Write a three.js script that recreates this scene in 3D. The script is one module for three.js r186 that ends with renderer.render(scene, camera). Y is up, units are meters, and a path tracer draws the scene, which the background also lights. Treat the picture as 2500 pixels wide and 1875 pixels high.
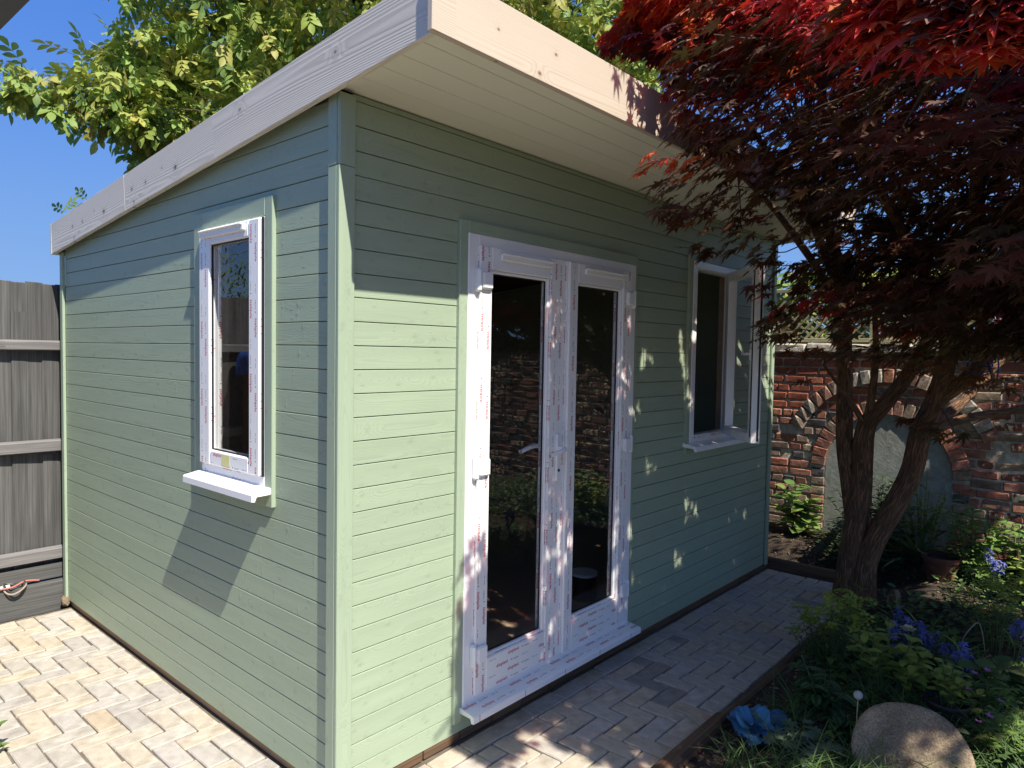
import * as THREE from 'three';
import { mergeGeometries } from 'three/addons/utils/BufferGeometryUtils.js';

/* ------------------------------------------------------------ camera, sky, sun, exposure */
const scene = new THREE.Scene();
const W = 1024, H = 768;
const CAM = new THREE.Vector3(-1.5063, 1.6857, 2.1709), YAW = 0.84871, PITCH = -0.04483, ROLL = 0.01706, FPX = 1707.37;
const camera = new THREE.PerspectiveCamera(2 * Math.atan(937.5 / FPX) * 180 / Math.PI, W / H, 0.05, 2000);
const FWD = new THREE.Vector3(Math.sin(YAW) * Math.cos(PITCH), Math.sin(PITCH), -Math.cos(YAW) * Math.cos(PITCH));
camera.position.copy(CAM);
camera.lookAt(CAM.clone().add(FWD));
camera.rotateZ(ROLL);
camera.updateMatrixWorld();
scene.add(camera);
const renderer = new THREE.WebGLRenderer({ antialias: true });
renderer.setSize(W, H);
renderer.toneMapping = THREE.LinearToneMapping;
renderer.toneMappingExposure = 1.66;
renderer.shadowMap.enabled = true;
const SUN = new THREE.Vector3(-1, 6.2, 4.75).normalize();      // towards the sun
const sun = new THREE.DirectionalLight(new THREE.Color(1, 0.95, 0.86), 5.0);
sun.position.copy(SUN).multiplyScalar(30).add(new THREE.Vector3(2, 0, 0));
sun.target.position.set(2, 0, 0);
sun.castShadow = true;
sun.shadow.mapSize.set(4096, 4096);
Object.assign(sun.shadow.camera, { left: -9, right: 9, top: 9, bottom: -9, near: 1, far: 80 });
sun.shadow.bias = -0.0004;
scene.add(sun, sun.target);
{ // clear blue sky, paler towards the horizon and round the sun
  const w = 512, h = 256, d = new Float32Array(w * h * 4), k = .602;
  const stops = [[-90, .13, .12, .09], [-4, .17, .165, .13], [0, .30, .50, .84], [8, .21, .41, .83], [16, .13, .315, .82], [26, .078, .235, .75], [42, .055, .185, .62], [90, .035, .125, .46]];
  for (let j = 0; j < h; j++) {
    const el = ((j + .5) / h - .5) * 180;
    let s = 0; while (s < stops.length - 2 && el > stops[s + 1][0]) s++;
    const t = Math.min(1, Math.max(0, (el - stops[s][0]) / (stops[s + 1][0] - stops[s][0])));
    for (let i = 0; i < w; i++) {
      const az = ((i + .5) / w - .5) * 2 * Math.PI, e = el * Math.PI / 180;
      const c = Math.cos(e) * Math.cos(az) * SUN.x + Math.sin(e) * SUN.y + Math.cos(e) * Math.sin(az) * SUN.z;
      const glow = el > 0 ? .5 * Math.pow(Math.max(0, c), 10) + .06 * Math.pow(Math.max(0, c), 2) : 0;
      const o = (j * w + i) * 4;
      for (let q = 0; q < 3; q++) d[o + q] = k * ((1 - t) * stops[s][q + 1] + t * stops[s + 1][q + 1] + glow * [1, 1, .98][q]);
      d[o + 3] = 1;
    }
  }
  const sky = new THREE.DataTexture(d, w, h, THREE.RGBAFormat, THREE.FloatType);
  sky.mapping = THREE.EquirectangularReflectionMapping; sky.magFilter = sky.minFilter = THREE.LinearFilter; sky.needsUpdate = true;
  scene.background = sky; scene.environment = sky;
}

/* ------------------------------------------------------------ helpers */
const V = (x, y, z) => new THREE.Vector3(x, y, z);
function rng(seed) { let a = seed >>> 0; return () => { a = (a + 0x6D2B79F5) | 0; let t = Math.imul(a ^ (a >>> 15), 1 | a); t = (t + Math.imul(t ^ (t >>> 7), 61 | t)) ^ t; return ((t ^ (t >>> 14)) >>> 0) / 4294967296; }; }
const R = rng(20240511);
const rr = (a, b, f = R) => a + (b - a) * f();
const pick = (l, f = R) => l[Math.floor(f() * l.length)];
const clamp = (x, a = 0, b = 1) => Math.min(b, Math.max(a, x));
const smooth = (a, b, x) => { const t = clamp((x - a) / (b - a)); return t * t * (3 - 2 * t); };
// value noise
const HT = new Float32Array(65536); { const r = rng(77); for (let i = 0; i < 65536; i++) HT[i] = r(); }
const hash = (i, j) => HT[(Math.imul(i, 73856093) ^ Math.imul(j, 19349663)) & 65535];
function noise(x, y) { const i = Math.floor(x), j = Math.floor(y); let u = x - i, v = y - j; u = u * u * (3 - 2 * u); v = v * v * (3 - 2 * v); const a = hash(i, j), b = hash(i + 1, j), c = hash(i, j + 1), d = hash(i + 1, j + 1); return a + (b - a) * u + (c - a) * v + (a - b - c + d) * u * v; }
function fbm(x, y, o = 4) { let s = 0, a = .5, t = 0; for (let k = 0; k < o; k++) { s += a * noise(x, y); t += a; x = x * 2.03 + 17; y = y * 2.03 + 31; a *= .5; } return s / t; }
// camera geometry: picture position (in the photograph's pixels) and depth to a place, and back
const RIGHT = V(1, 0, 0).applyQuaternion(camera.quaternion), UPV = V(0, 1, 0).applyQuaternion(camera.quaternion);
const rayOf = (u, v) => FWD.clone().addScaledVector(RIGHT, (u - 1250) / FPX).addScaledVector(UPV, -(v - 937.5) / FPX);
const at = (u, v, depth) => CAM.clone().addScaledVector(rayOf(u, v), depth);
const onGround = (u, v, y = -.05) => { const r = rayOf(u, v); return CAM.clone().addScaledVector(r, (y - CAM.y) / r.y); };
const onX = (u, v, x) => { const r = rayOf(u, v); return CAM.clone().addScaledVector(r, (x - CAM.x) / r.x); };
const onZ = (u, v, z) => { const r = rayOf(u, v); return CAM.clone().addScaledVector(r, (z - CAM.z) / r.z); };
const toPx = p => { const d = p.clone().sub(CAM), z = d.dot(FWD); return [1250 + FPX * d.dot(RIGHT) / z, 937.5 - FPX * d.dot(UPV) / z, z]; };
const inside = (poly, x, y) => { let c = false; for (let i = 0, j = poly.length - 1; i < poly.length; j = i++) { const [a, b] = poly[i], [e, f] = poly[j]; if ((b > y) !== (f > y) && x < (e - a) * (y - b) / (f - b) + a) c = !c; } return c; };
// textures
function tex(w, h, fn, srgb, mw, mh) {
  const d = new Uint8Array(w * h * 4);
  for (let j = 0; j < h; j++) for (let i = 0; i < w; i++) { const c = fn(i / w, j / h, i, j), o = (j * w + i) * 4; if (typeof c === 'number') { d[o] = d[o + 1] = d[o + 2] = clamp(c) * 255; } else { d[o] = clamp(c[0]) * 255; d[o + 1] = clamp(c[1]) * 255; d[o + 2] = clamp(c[2]) * 255; } d[o + 3] = 255; }
  const t = new THREE.DataTexture(d, w, h); t.wrapS = t.wrapT = THREE.RepeatWrapping; t.magFilter = THREE.LinearFilter; t.minFilter = THREE.LinearMipmapLinearFilter; t.generateMipmaps = true;
  if (srgb) t.colorSpace = THREE.SRGBColorSpace; t.repeat.set(1 / mw, 1 / mh); t.needsUpdate = true; return t;
}
const lin = (r, g, b) => new THREE.Color().setRGB(r, g, b);
const std = o => { const { c, ...rest } = o; const m = new THREE.MeshStandardMaterial({ roughness: .8, ...rest }); if (c) m.color.setRGB(...c); return m; };
const leafMat = (c, tr = .4, rough = .75, extra = {}) => { const m = new THREE.MeshPhysicalMaterial({ transmission: tr, roughness: rough, thickness: 0, specularIntensity: .45, side: THREE.DoubleSide, ...extra }); m.color.setRGB(...c); return m; };
// scene tree
const taken = {};
const numbered = n => { const k = taken[n] = (taken[n] ?? -1) + 1; return k ? n + '_' + String(k).padStart(3, '0') : n; };
const shade = o => { o.castShadow = true; o.receiveShadow = true; return o; };
function tag(o, label, category, group, kind) { if (label) o.userData.label = label; if (category) o.userData.category = category; if (group) o.userData.group = group; if (kind) o.userData.kind = kind; return o; }
function thing(name, label, category, [x, y, z] = [0, 0, 0], turn = 0, group) { const o = new THREE.Group(); o.name = numbered(name); o.position.set(x, y, z); o.rotation.y = turn; scene.add(o); return tag(o, label, category, group); }
function part(parent, name, geo, mat, p, rot) { const m = shade(new THREE.Mesh(geo, mat)); m.name = name; if (p) m.position.set(p[0], p[1], p[2]); if (rot) m.rotation.set(rot[0], rot[1], rot[2]); parent.add(m); return m; }
function sub(parent, name, p, turn = 0) { const g = new THREE.Group(); g.name = name; if (p) g.position.set(...p); g.rotation.y = turn; parent.add(g); return g; }
function structure(name, geo, mat) { const m = shade(new THREE.Mesh(geo, mat)); m.name = numbered(name); m.userData.kind = 'structure'; scene.add(m); return m; }
// box with chamfered edges, uv in metres with u along its longest side
function cbox(sx, sy, sz, b = .002, o = {}) {
  const h = [sx / 2, sy / 2, sz / 2], ua = o.ua ?? h.indexOf(Math.max(...h)), u0 = o.u0 ?? 0, v0 = o.v0 ?? 0;
  b = Math.min(b, h[0] * .9, h[1] * .9, h[2] * .9);
  const jit = []; for (let c = 0; c < 8; c++) jit.push(o.jit ? [0, 1, 2].map(() => (o.rnd() - .5) * 2 * o.jit) : [0, 0, 0]);
  const P = (c, a) => [0, 1, 2].map(q => ((c >> q & 1) ? 1 : -1) * (q === a ? h[q] : h[q] - b) + jit[c][q]);
  const pos = [], uv = [];
  const tri = (p, q, r) => {
    const e1 = [q[0] - p[0], q[1] - p[1], q[2] - p[2]], e2 = [r[0] - p[0], r[1] - p[1], r[2] - p[2]];
    const n = [e1[1] * e2[2] - e1[2] * e2[1], e1[2] * e2[0] - e1[0] * e2[2], e1[0] * e2[1] - e1[1] * e2[0]];
    if (n[0] * (p[0] + q[0] + r[0]) + n[1] * (p[1] + q[1] + r[1]) + n[2] * (p[2] + q[2] + r[2]) < 0) [q, r] = [r, q];
    const A = n.map(Math.abs), dom = A.indexOf(Math.max(...A));
    for (const v of [p, q, r]) { pos.push(...v); if (dom === ua) uv.push(v[(ua + 1) % 3] + u0, v[(ua + 2) % 3] + v0); else uv.push(v[ua] + u0, v[3 - ua - dom] + v0); }
  };
  const quad = (a, b2, c, d) => { tri(a, b2, c); tri(a, c, d); };
  for (let a = 0; a < 3; a++) {
    const q = (a + 1) % 3, r = (a + 2) % 3;
    for (let s = 0; s < 2; s++) { const C = (i, j) => (s << a) | (i << q) | (j << r); quad(P(C(0, 0), a), P(C(1, 0), a), P(C(1, 1), a), P(C(0, 1), a)); }
    for (let i = 0; i < 2; i++) for (let j = 0; j < 2; j++) { const c0 = (i << q) | (j << r), c1 = c0 | (1 << a); quad(P(c0, q), P(c1, q), P(c1, r), P(c0, r)); }
  }
  for (let c = 0; c < 8; c++) tri(P(c, 0), P(c, 1), P(c, 2));
  const g = new THREE.BufferGeometry(); g.setAttribute('position', new THREE.Float32BufferAttribute(pos, 3)); g.setAttribute('uv', new THREE.Float32BufferAttribute(uv, 2)); g.computeVertexNormals(); return g;
}
const moved = (g, x, y, z) => g.translate(x, y, z);
// tapering tube through points, uv in metres
function tube(pts, radii, seg = 8, per = 4, wob = 0) {
  const curve = pts.length > 2 ? new THREE.CatmullRomCurve3(pts, false, 'centripetal') : new THREE.LineCurve3(pts[0], pts[1]);
  const n = Math.max(1, (pts.length - 1) * per), pos = [], uv = [], idx = []; let N = V(1, 0, 0), len = 0, prev = null;
  for (let i = 0; i <= n; i++) {
    const t = i / n, p = curve.getPoint(t), T = curve.getTangent(t), k = t * (radii.length - 1), a = Math.min(radii.length - 2, Math.floor(k)), r0 = radii[a] + (radii[a + 1] - radii[a]) * (k - a);
    if (prev) len += p.distanceTo(prev); prev = p;
    N.sub(T.clone().multiplyScalar(N.dot(T))); if (N.lengthSq() < 1e-4) N = Math.abs(T.x) < .9 ? V(1, 0, 0).sub(T.clone().multiplyScalar(T.x)) : V(0, 0, 1).sub(T.clone().multiplyScalar(T.z)); N.normalize();
    const B = T.clone().cross(N);
    for (let j = 0; j <= seg; j++) { const a2 = j / seg * 2 * Math.PI, r = r0 * (1 + (wob ? wob * (fbm(Math.cos(a2) * 1.3 + 9, len * 2.2 + Math.sin(a2) * 1.3, 3) - .5) : 0)); const c = Math.cos(a2) * r, s = Math.sin(a2) * r; pos.push(p.x + N.x * c + B.x * s, p.y + N.y * c + B.y * s, p.z + N.z * c + B.z * s); uv.push(j / seg * 2 * Math.PI * radii[0], len); }
  }
  for (let i = 0; i < n; i++) for (let j = 0; j < seg; j++) { const a = i * (seg + 1) + j, b = a + seg + 1; idx.push(a, a + 1, b, b, a + 1, b + 1); }
  const g = new THREE.BufferGeometry(); g.setAttribute('position', new THREE.Float32BufferAttribute(pos, 3)); g.setAttribute('uv', new THREE.Float32BufferAttribute(uv, 2)); g.setIndex(idx); g.computeVertexNormals(); return g;
}
// leaf lying along +z, face up, folded along its midrib; tip droops
function leafGeo(len, wid, fold = .25, droop = .2, prof = [0, .75, 1, .72, 0], twist = 0) {
  const n = prof.length - 1, pos = [], uv = [], idx = [];
  for (let i = 0; i <= n; i++) { const t = i / n, w = prof[i] * wid / 2, y = -droop * len * t * t, z = len * t * (1 - .15 * droop * t); pos.push(-w, y + w * fold, z, 0, y, z, w, y + w * fold + twist * w * t, z); uv.push(.5 - prof[i] / 2, t, .5, t, .5 + prof[i] / 2, t); }
  for (let i = 0; i < n; i++) { const a = i * 3; idx.push(a, a + 3, a + 1, a + 1, a + 3, a + 4, a + 1, a + 4, a + 2, a + 2, a + 4, a + 5); }
  const g = new THREE.BufferGeometry(); g.setAttribute('position', new THREE.Float32BufferAttribute(pos, 3)); g.setAttribute('uv', new THREE.Float32BufferAttribute(uv, 2)); g.setIndex(idx); g.computeVertexNormals(); return g;
}
const M4 = new THREE.Matrix4();
function frameAt(p, dir, up, s = 1, out = new THREE.Matrix4()) { // +z along dir, +y towards up
  const z = dir.clone().normalize(), x = up.clone().cross(z); if (x.lengthSq() < 1e-6) x.set(1, 0, 0); x.normalize(); const y = z.clone().cross(x);
  return out.makeBasis(x.multiplyScalar(s), y.multiplyScalar(s), z.multiplyScalar(s)).setPosition(p);
}
function put(parent, name, geo, mat, m) { const o = shade(new THREE.Mesh(geo, mat)); o.name = name; o.applyMatrix4(m); parent.add(o); return o; }
function swarm(parent, name, geo, mat, mats, cols) { if (!mats.length) return; const o = shade(new THREE.InstancedMesh(geo, mat, mats.length)); o.name = name; mats.forEach((m, i) => { o.setMatrixAt(i, m); if (cols) o.setColorAt(i, cols[i]); }); o.userData.kind = 'stuff'; parent.add(o); return o; }

/* ------------------------------------------------------------ textures and materials */
const BW = 3.2, PITCHB = .09; // the board texture: eight boards, 3.2 m long
const knots = []; { const r = rng(5); for (let row = 0; row < 8; row++) { const l = []; for (let k = 0; k < 13 + r() * 11; k++) l.push([r() * BW, (r() - .5) * .07, .004 + r() * .007, r(), (r() - .5) * 9]); knots.push(l); } }
function woodAt(x, y, row, ks) { // y from the board's middle; returns ring phase and knot strengths
  const d = .012 + .05 * noise(x * .42, row * 7.3), yc = .09 * (noise(x * .3, row * 3.1 + 50) - .5);
  let r = Math.hypot(y - yc, d), k = 0, core = 0, spike = 0;
  for (const [kx, ky, kr, s, lean] of ks) {
    let dx = x - kx; if (dx > BW / 2) dx -= BW; if (dx < -BW / 2) dx += BW; if (dx > .14 || dx < -.14) continue;
    const dy = y - ky, q = Math.hypot(dx / 1.5, dy) / kr; if (q > 12) continue;
    r += .012 * Math.exp(-q * q / 14) + .006 * Math.exp(-Math.abs(dx) / .05 - Math.abs(dy) / .03);
    k += Math.exp(-q * q / 5); core += Math.exp(-q * q * 1.1);
    if (s > .5) { const w = dx - lean * .001 - .006 * (fbm(y * 70 + kx * 9, row, 2) - .5) * 2 - lean * .06 * dy * .2; spike += Math.exp(-w * w / 1.2e-5) * smooth(.05, .015, Math.abs(dy) * (1.3 - .6 * s)) * (.35 + .65 * noise(y * 160, kx * 40)); }
  }
  return [r / .0042 + 1.1 * fbm(x * 1.5, y * 40 + row * 9, 2), k, core, spike];
}
const boardBump = tex(2048, 1024, (u, v) => {
  const x = u * BW, Y = v * 8, row = Math.floor(Y), y = (Y - row - .5) * PITCHB;
  const [ph, k, core, spike] = woodAt(x, y, row, knots[row]);
  const f = ph - Math.floor(ph), ring = f < .78 ? f / .78 : (1 - f) / .22, fine = fbm(x * 14, y * 900 + row * 77, 2);
  return .34 + .055 * ring * (.3 + 1.2 * noise(x * 1.3, row * 5 + y * 20)) + .06 * fine + .2 * Math.min(1, spike) + .16 * Math.min(1, core) - .05 * k + .06 * fbm(x * 5, y * 60, 2);
}, false, BW, .72);
const boardTone = tex(1024, 512, (u, v) => {
  const x = u * BW, Y = v * 8, row = Math.floor(Y), y = (Y - row - .5) * PITCHB;
  const [ph, k, core, spike] = woodAt(x, y, row, knots[row]);
  const f = ph - Math.floor(ph), t = .93 + .05 * fbm(x * 3, y * 30 + row, 3) - .03 * (f > .7 ? 1 : 0) - .05 * Math.min(1, core) + .02 * Math.min(1, spike) + .03 * (hash(row, 3) - .5);
  return [t, t, t * .995];
}, true, BW, .72);
const timberTone = (pal, seed) => tex(2048, 256, (u, v) => {
  const x = u * BW, y = (v - .5) * .2, row = 20 + seed, d = .02 + .06 * noise(x * .5, row), yc = .16 * (noise(x * .33, row + 50) - .5);
  let r = Math.hypot(y - yc, d), core = 0, halo = 0;
  for (const [kx, ky, kr] of pal.knots) { const dx = x - kx, dy = y - ky, q = Math.hypot(dx / 1.35, dy) / kr; if (q < 14) { r += .018 * Math.exp(-q * q / 16); core += Math.exp(-q * q * 1.3); halo += Math.exp(-q * q / 7); } }
  const ph = r / .0068 + .9 * fbm(x * 1.2, y * 30, 2), f = ph - Math.floor(ph), ring = f < .72 ? f / .72 : (1 - f) / .28, fine = fbm(x * 12, y * 700, 2);
  const a = clamp(.12 + .55 * ring * ring * (.4 + noise(x * 1.7, y * 14 + row)) * .8 + .25 * (fine - .5) + .22 * halo), c = Math.min(1, core * .85);
  return [0, 1, 2].map(q => (pal.lo[q] + (pal.hi[q] - pal.lo[q]) * (1 - a)) * (1 - c) + pal.knot[q] * c);
}, true, BW, .2);
const timberBump = seed => tex(2048, 256, (u, v) => {
  const x = u * BW, y = (v - .5) * .2, row = 20 + seed, d = .02 + .06 * noise(x * .5, row), yc = .16 * (noise(x * .33, row + 50) - .5);
  const ph = Math.hypot(y - yc, d) / .0068 + .9 * fbm(x * 1.2, y * 30, 2), f = ph - Math.floor(ph);
  return .3 + .4 * (f < .72 ? f / .72 : (1 - f) / .28) + .2 * fbm(x * 12, y * 700, 2);
}, false, BW, .2);
const kset = (seed, n) => { const r = rng(seed), l = []; for (let k = 0; k < n; k++) l.push([r() * BW, (r() - .5) * .16, .004 + r() * .006]); return l; };
const fasciaSide = std({ map: timberTone({ lo: [.73, .695, .63], hi: [.88, .85, .79], knot: [.43, .38, .33], knots: kset(3, 10) }, 1), bumpMap: timberBump(1), bumpScale: .0011, roughness: .62 });
const fasciaFront = std({ map: timberTone({ lo: [.69, .62, .53], hi: [.80, .745, .67], knot: [.36, .25, .19], knots: kset(8, 8) }, 4), bumpMap: timberBump(4), bumpScale: .0004, roughness: .6 });
const rawTimber = std({ c: [.42, .27, .13], roughness: .8 });
const green = std({ c: [.37, .453, .315], map: boardTone, bumpMap: boardBump, bumpScale: .0036, roughness: .5 });
const greenTrim = std({ c: [.365, .45, .318], map: boardTone, bumpMap: boardBump, bumpScale: .0006, roughness: .48 });
const soffitMat = std({ c: [.78, .77, .64], bumpMap: boardBump, bumpScale: .0004, roughness: .6 });
const brickMapSoft = tex(256, 256, (u, v) => { const k = .8 + .2 * fbm(u * 40, v * 40, 3); return [k, k, k]; }, true, 1.2, 1.2);
const darkInside = std({ c: [.40, .30, .20], map: brickMapSoft, roughness: .9 });
const insideFloor = std({ c: [.40, .30, .20], roughness: .7 });
const felt = std({ c: [.05, .05, .052], roughness: .95 });
const upvc = std({ c: [.86, .855, .835], roughness: .28 });
const black = std({ c: [.012, .012, .013], roughness: .5 });
// printed protective film on the window profiles
function filmTexture(red, seed) {
  const cw = 1024, ch = 128, cv = document.createElement('canvas'); cv.width = cw; cv.height = ch; const g = cv.getContext('2d'), r = rng(seed);
  g.fillStyle = '#efeeea'; g.fillRect(0, 0, cw, ch);
  for (let k = 0; k < 26; k++) { g.fillStyle = 'rgba(255,255,255,' + (.15 + .25 * r()) + ')'; g.fillRect(r() * cw, r() * ch, 30 + r() * 160, 1 + r() * 3); }
  const words = (x, y) => {
    g.fillStyle = red; g.font = 'bold 34px sans-serif'; g.fillText('aluplast', x, y);
    g.fillStyle = '#1d1d22'; g.beginPath(); g.arc(x + 172, y - 11, 5, 0, 7); g.fill();
    g.font = '17px sans-serif'; g.fillText('energeto', x + 190, y - 3); g.fillRect(x + 300, y - 12, 36, 3); g.fillRect(x + 346, y - 12, 22, 3);
  };
  words(20, 48); words(530, 48); words(150, 112); words(660, 112);
  const t = new THREE.CanvasTexture(cv); t.colorSpace = THREE.SRGBColorSpace; t.wrapS = t.wrapT = THREE.RepeatWrapping; t.repeat.set(1 / .62, 1 / .078); t.anisotropy = 8; return t;
}
const film = std({ map: filmTexture('#b3122b', 3), roughness: .3 });
const filmAlt = std({ map: filmTexture('#b3122b', 4), roughness: .3 });
const glass = new THREE.MeshPhysicalMaterial({ color: 0xffffff, transmission: 1, thickness: 0, roughness: 0, ior: 1.85 });
// fence, pavers, brick, bark, stone, soil
const weathered = (lo, hi, seed) => tex(1024, 512, (v, u) => { const s = fbm(u * 34 + seed, v * 3.2, 4), f = fbm(u * 150, v * 9 + seed, 2), st = fbm(u * 5 + 3, v * 4 + seed, 4), k = clamp(.15 + .9 * s * .6 + .4 * (f - .5) + .35 * (st - .5)); return [0, 1, 2].map(q => lo[q] + (hi[q] - lo[q]) * k); }, true, 1.6, .4);
const fenceBump = tex(1024, 512, (v, u) => .3 + .4 * fbm(u * 60, v * 4, 3) + .2 * fbm(u * 160, v * 10, 2), false, 1.6, .4);
const fenceMats = [0, 1, 2].map(k => std({ map: weathered([.20, .197, .19].map(c => c + .02 * k), [.475, .47, .455], k * 13), bumpMap: fenceBump, bumpScale: .002, roughness: .9 }));
const railMat = std({ map: weathered([.36, .35, .35], [.62, .60, .58], 50), bumpMap: fenceBump, bumpScale: .0015, roughness: .85 });
const mottle = (lo, hi, seed, sc = 9) => tex(512, 512, (u, v) => { const a = fbm(u * sc + seed, v * sc, 5), b = noise(u * 190 + seed, v * 190), c = fbm(u * 3 + seed * 2, v * 3 + 9, 3), k = clamp(.5 + 1.1 * (a - .5) + .35 * (b - .5) + .6 * (c - .5)); return [0, 1, 2].map(q => lo[q] + (hi[q] - lo[q]) * k); }, true, .45, .45);
const gritBump = tex(512, 512, (u, v) => .3 + .4 * fbm(u * 24, v * 24, 4) + .25 * noise(u * 200, v * 200), false, .45, .45);
const paverMap = mottle([.80, .78, .75], [1, .99, .97], 4, 12);
const paverMats = [[.56, .50, .405], [.57, .505, .41], [.54, .49, .415], [.51, .475, .42], [.57, .50, .385], [.47, .445, .41], [.545, .51, .455], [.34, .315, .285], [.55, .46, .345], [.525, .495, .455]].map(c => std({ c, map: paverMap, bumpMap: gritBump, bumpScale: .0018, roughness: .88 }));
const brickMap = mottle([.60, .57, .55], [1, .98, .95], 31, 14);
const lichenMap = tex(512, 512, (u, v) => { const a = fbm(u * 11 + 3, v * 11, 4), b = fbm(u * 30, v * 30, 3), l = smooth(.5, .62, a * .7 + b * .3); return [.50 + .34 * l, .31 + .46 * l, .25 + .38 * l].map(c => c * (.75 + .4 * b)); }, true, .45, .45);
const brickBump = tex(512, 512, (u, v) => .2 + .5 * fbm(u * 18, v * 18, 4) + .25 * noise(u * 120, v * 120), false, .45, .45);
const brickMats = [[.50, .20, .14], [.46, .22, .165], [.42, .235, .18], [.38, .29, .22], [.54, .25, .16], [.34, .25, .195], [.14, .13, .135], [.46, .36, .26]].map(c => std({ c, map: brickMap, bumpMap: brickBump, bumpScale: .005, roughness: .92 }));
const redBlockMats = [[.47, .15, .085], [.43, .135, .08], [.50, .18, .105]].map(c => std({ c, map: brickMap, bumpMap: brickBump, bumpScale: .002, roughness: .85 }));
const lichenBrick = std({ map: lichenMap, bumpMap: brickBump, bumpScale: .008, roughness: .95 });
const paleStone = [[.60, .57, .49], [.52, .49, .42], [.54, .43, .34]].map(c => std({ c, map: brickMap, bumpMap: brickBump, bumpScale: .005, roughness: .92 }));
const mortar = std({ c: [.72, .68, .58], map: brickMap, bumpMap: brickBump, bumpScale: .008, roughness: .98 });
const renderMat = std({ c: [.36, .37, .33], map: mottle([.78, .79, .77], [1, 1, .99], 12, 8), bumpMap: gritBump, bumpScale: .004, roughness: .95 });
const barkMap = tex(512, 1024, (u, v) => { const w = u + .02 * (fbm(u * 6, v * 9, 3) - .5), s = fbm(w * 52 + 1.5 * fbm(u * 12, v * 26, 2), v * 15, 3), k = clamp((s - .32) * 2.2), m = fbm(u * 5, v * 3, 3); return [.29 + .26 * k + .06 * m, .215 + .185 * k + .04 * m, .165 + .12 * k]; }, true, .35, .7);
const barkBump = tex(512, 1024, (u, v) => { const w = u + .02 * (fbm(u * 6, v * 9, 3) - .5); return smooth(.3, .62, fbm(w * 52 + 1.5 * fbm(u * 12, v * 26, 2), v * 15, 3)); }, false, .35, .7);
const bark = std({ map: barkMap, bumpMap: barkBump, bumpScale: .006, roughness: .9 });
const greyBark = std({ c: [.13, .115, .10], bumpMap: barkBump, bumpScale: .004, roughness: .9 });
const twigMat = std({ c: [.06, .045, .04], roughness: .8 });
const soilMap = tex(512, 512, (u, v) => { const a = fbm(u * 16, v * 16, 5), b = noise(u * 150, v * 150), k = clamp(.5 + 1.3 * (a - .5) + .5 * (b - .5)); return [.13 + .20 * k, .105 + .165 * k, .08 + .12 * k]; }, true, .9, .9);
const soil = std({ map: soilMap, bumpMap: gritBump, bumpScale: .012, roughness: 1 });
const sand = std({ c: [.20, .165, .12], map: mottle([.7, .7, .7], [1, 1, 1], 8), bumpMap: gritBump, bumpScale: .004, roughness: 1 });
const stoneMat = std({ map: tex(512, 512, (u, v) => { const a = fbm(u * 7, v * 7, 4), b = noise(u * 170, v * 170), b2 = noise(u * 90 + 7, v * 90), k = clamp(.5 + .8 * (a - .5) + .6 * (b - .5) + .3 * (b2 - .5)); return [.36 + .30 * k, .31 + .27 * k, .245 + .22 * k]; }, true, .5, .5), bumpMap: gritBump, bumpScale: .004, roughness: .95 });
const edgingMat = std({ map: weathered([.27, .20, .14], [.55, .43, .31], 70), bumpMap: fenceBump, bumpScale: .003, roughness: .9 });

/* ------------------------------------------------------------ the setting: ground, beds, paving */
{
  const g = new THREE.PlaneGeometry(600, 600, 1, 1).rotateX(-Math.PI / 2); const p = g.attributes.uv; for (let i = 0; i < p.count; i++) p.setXY(i, p.getX(i) * 600, p.getY(i) * 600);
  structure('ground', moved(g, 0, -.14, 0), soil);
  const s = new THREE.PlaneGeometry(6.4, 6.2, 1, 1).rotateX(-Math.PI / 2), q = s.attributes.uv; for (let i = 0; i < q.count; i++) q.setXY(i, q.getX(i) * 6.4, q.getY(i) * 6.2);
  structure('sand_bedding', moved(s, 1.0, -.0605, .05), sand);
}
const pathEdge = x => .118 + 6 * .104;
const bedY = (x, z) => { const e = z - pathEdge(clamp(x, .9, 4.3)), f = Math.max(smooth(0, .5, e), smooth(4.18, 4.6, x)); return -.075 + .03 * fbm(x * 5, z * 5, 3) + f * (.06 + .10 * smooth(3.2, 5, x)); };
{ // planting bed, a sheet with uneven soil
  const g = new THREE.PlaneGeometry(1, 1, 150, 150), p = g.attributes.position, u = g.attributes.uv;
  for (let i = 0; i < p.count; i++) { const x = .6 + (p.getX(i) + .5) * 5.2, z = -3.1 + (p.getY(i) + .5) * 9.6, cut = (x < 4.2 && z < pathEdge(x) + .02) || x < .95; p.setXYZ(i, x, cut ? -.12 : bedY(x, z), z); u.setXY(i, x, z); }
  const id = g.index.array; for (let k = 0; k < id.length; k += 3) { const t = id[k + 1]; id[k + 1] = id[k + 2]; id[k + 2] = t; }
  g.computeVertexNormals(); structure('garden_bed', g, soil);
}
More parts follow.
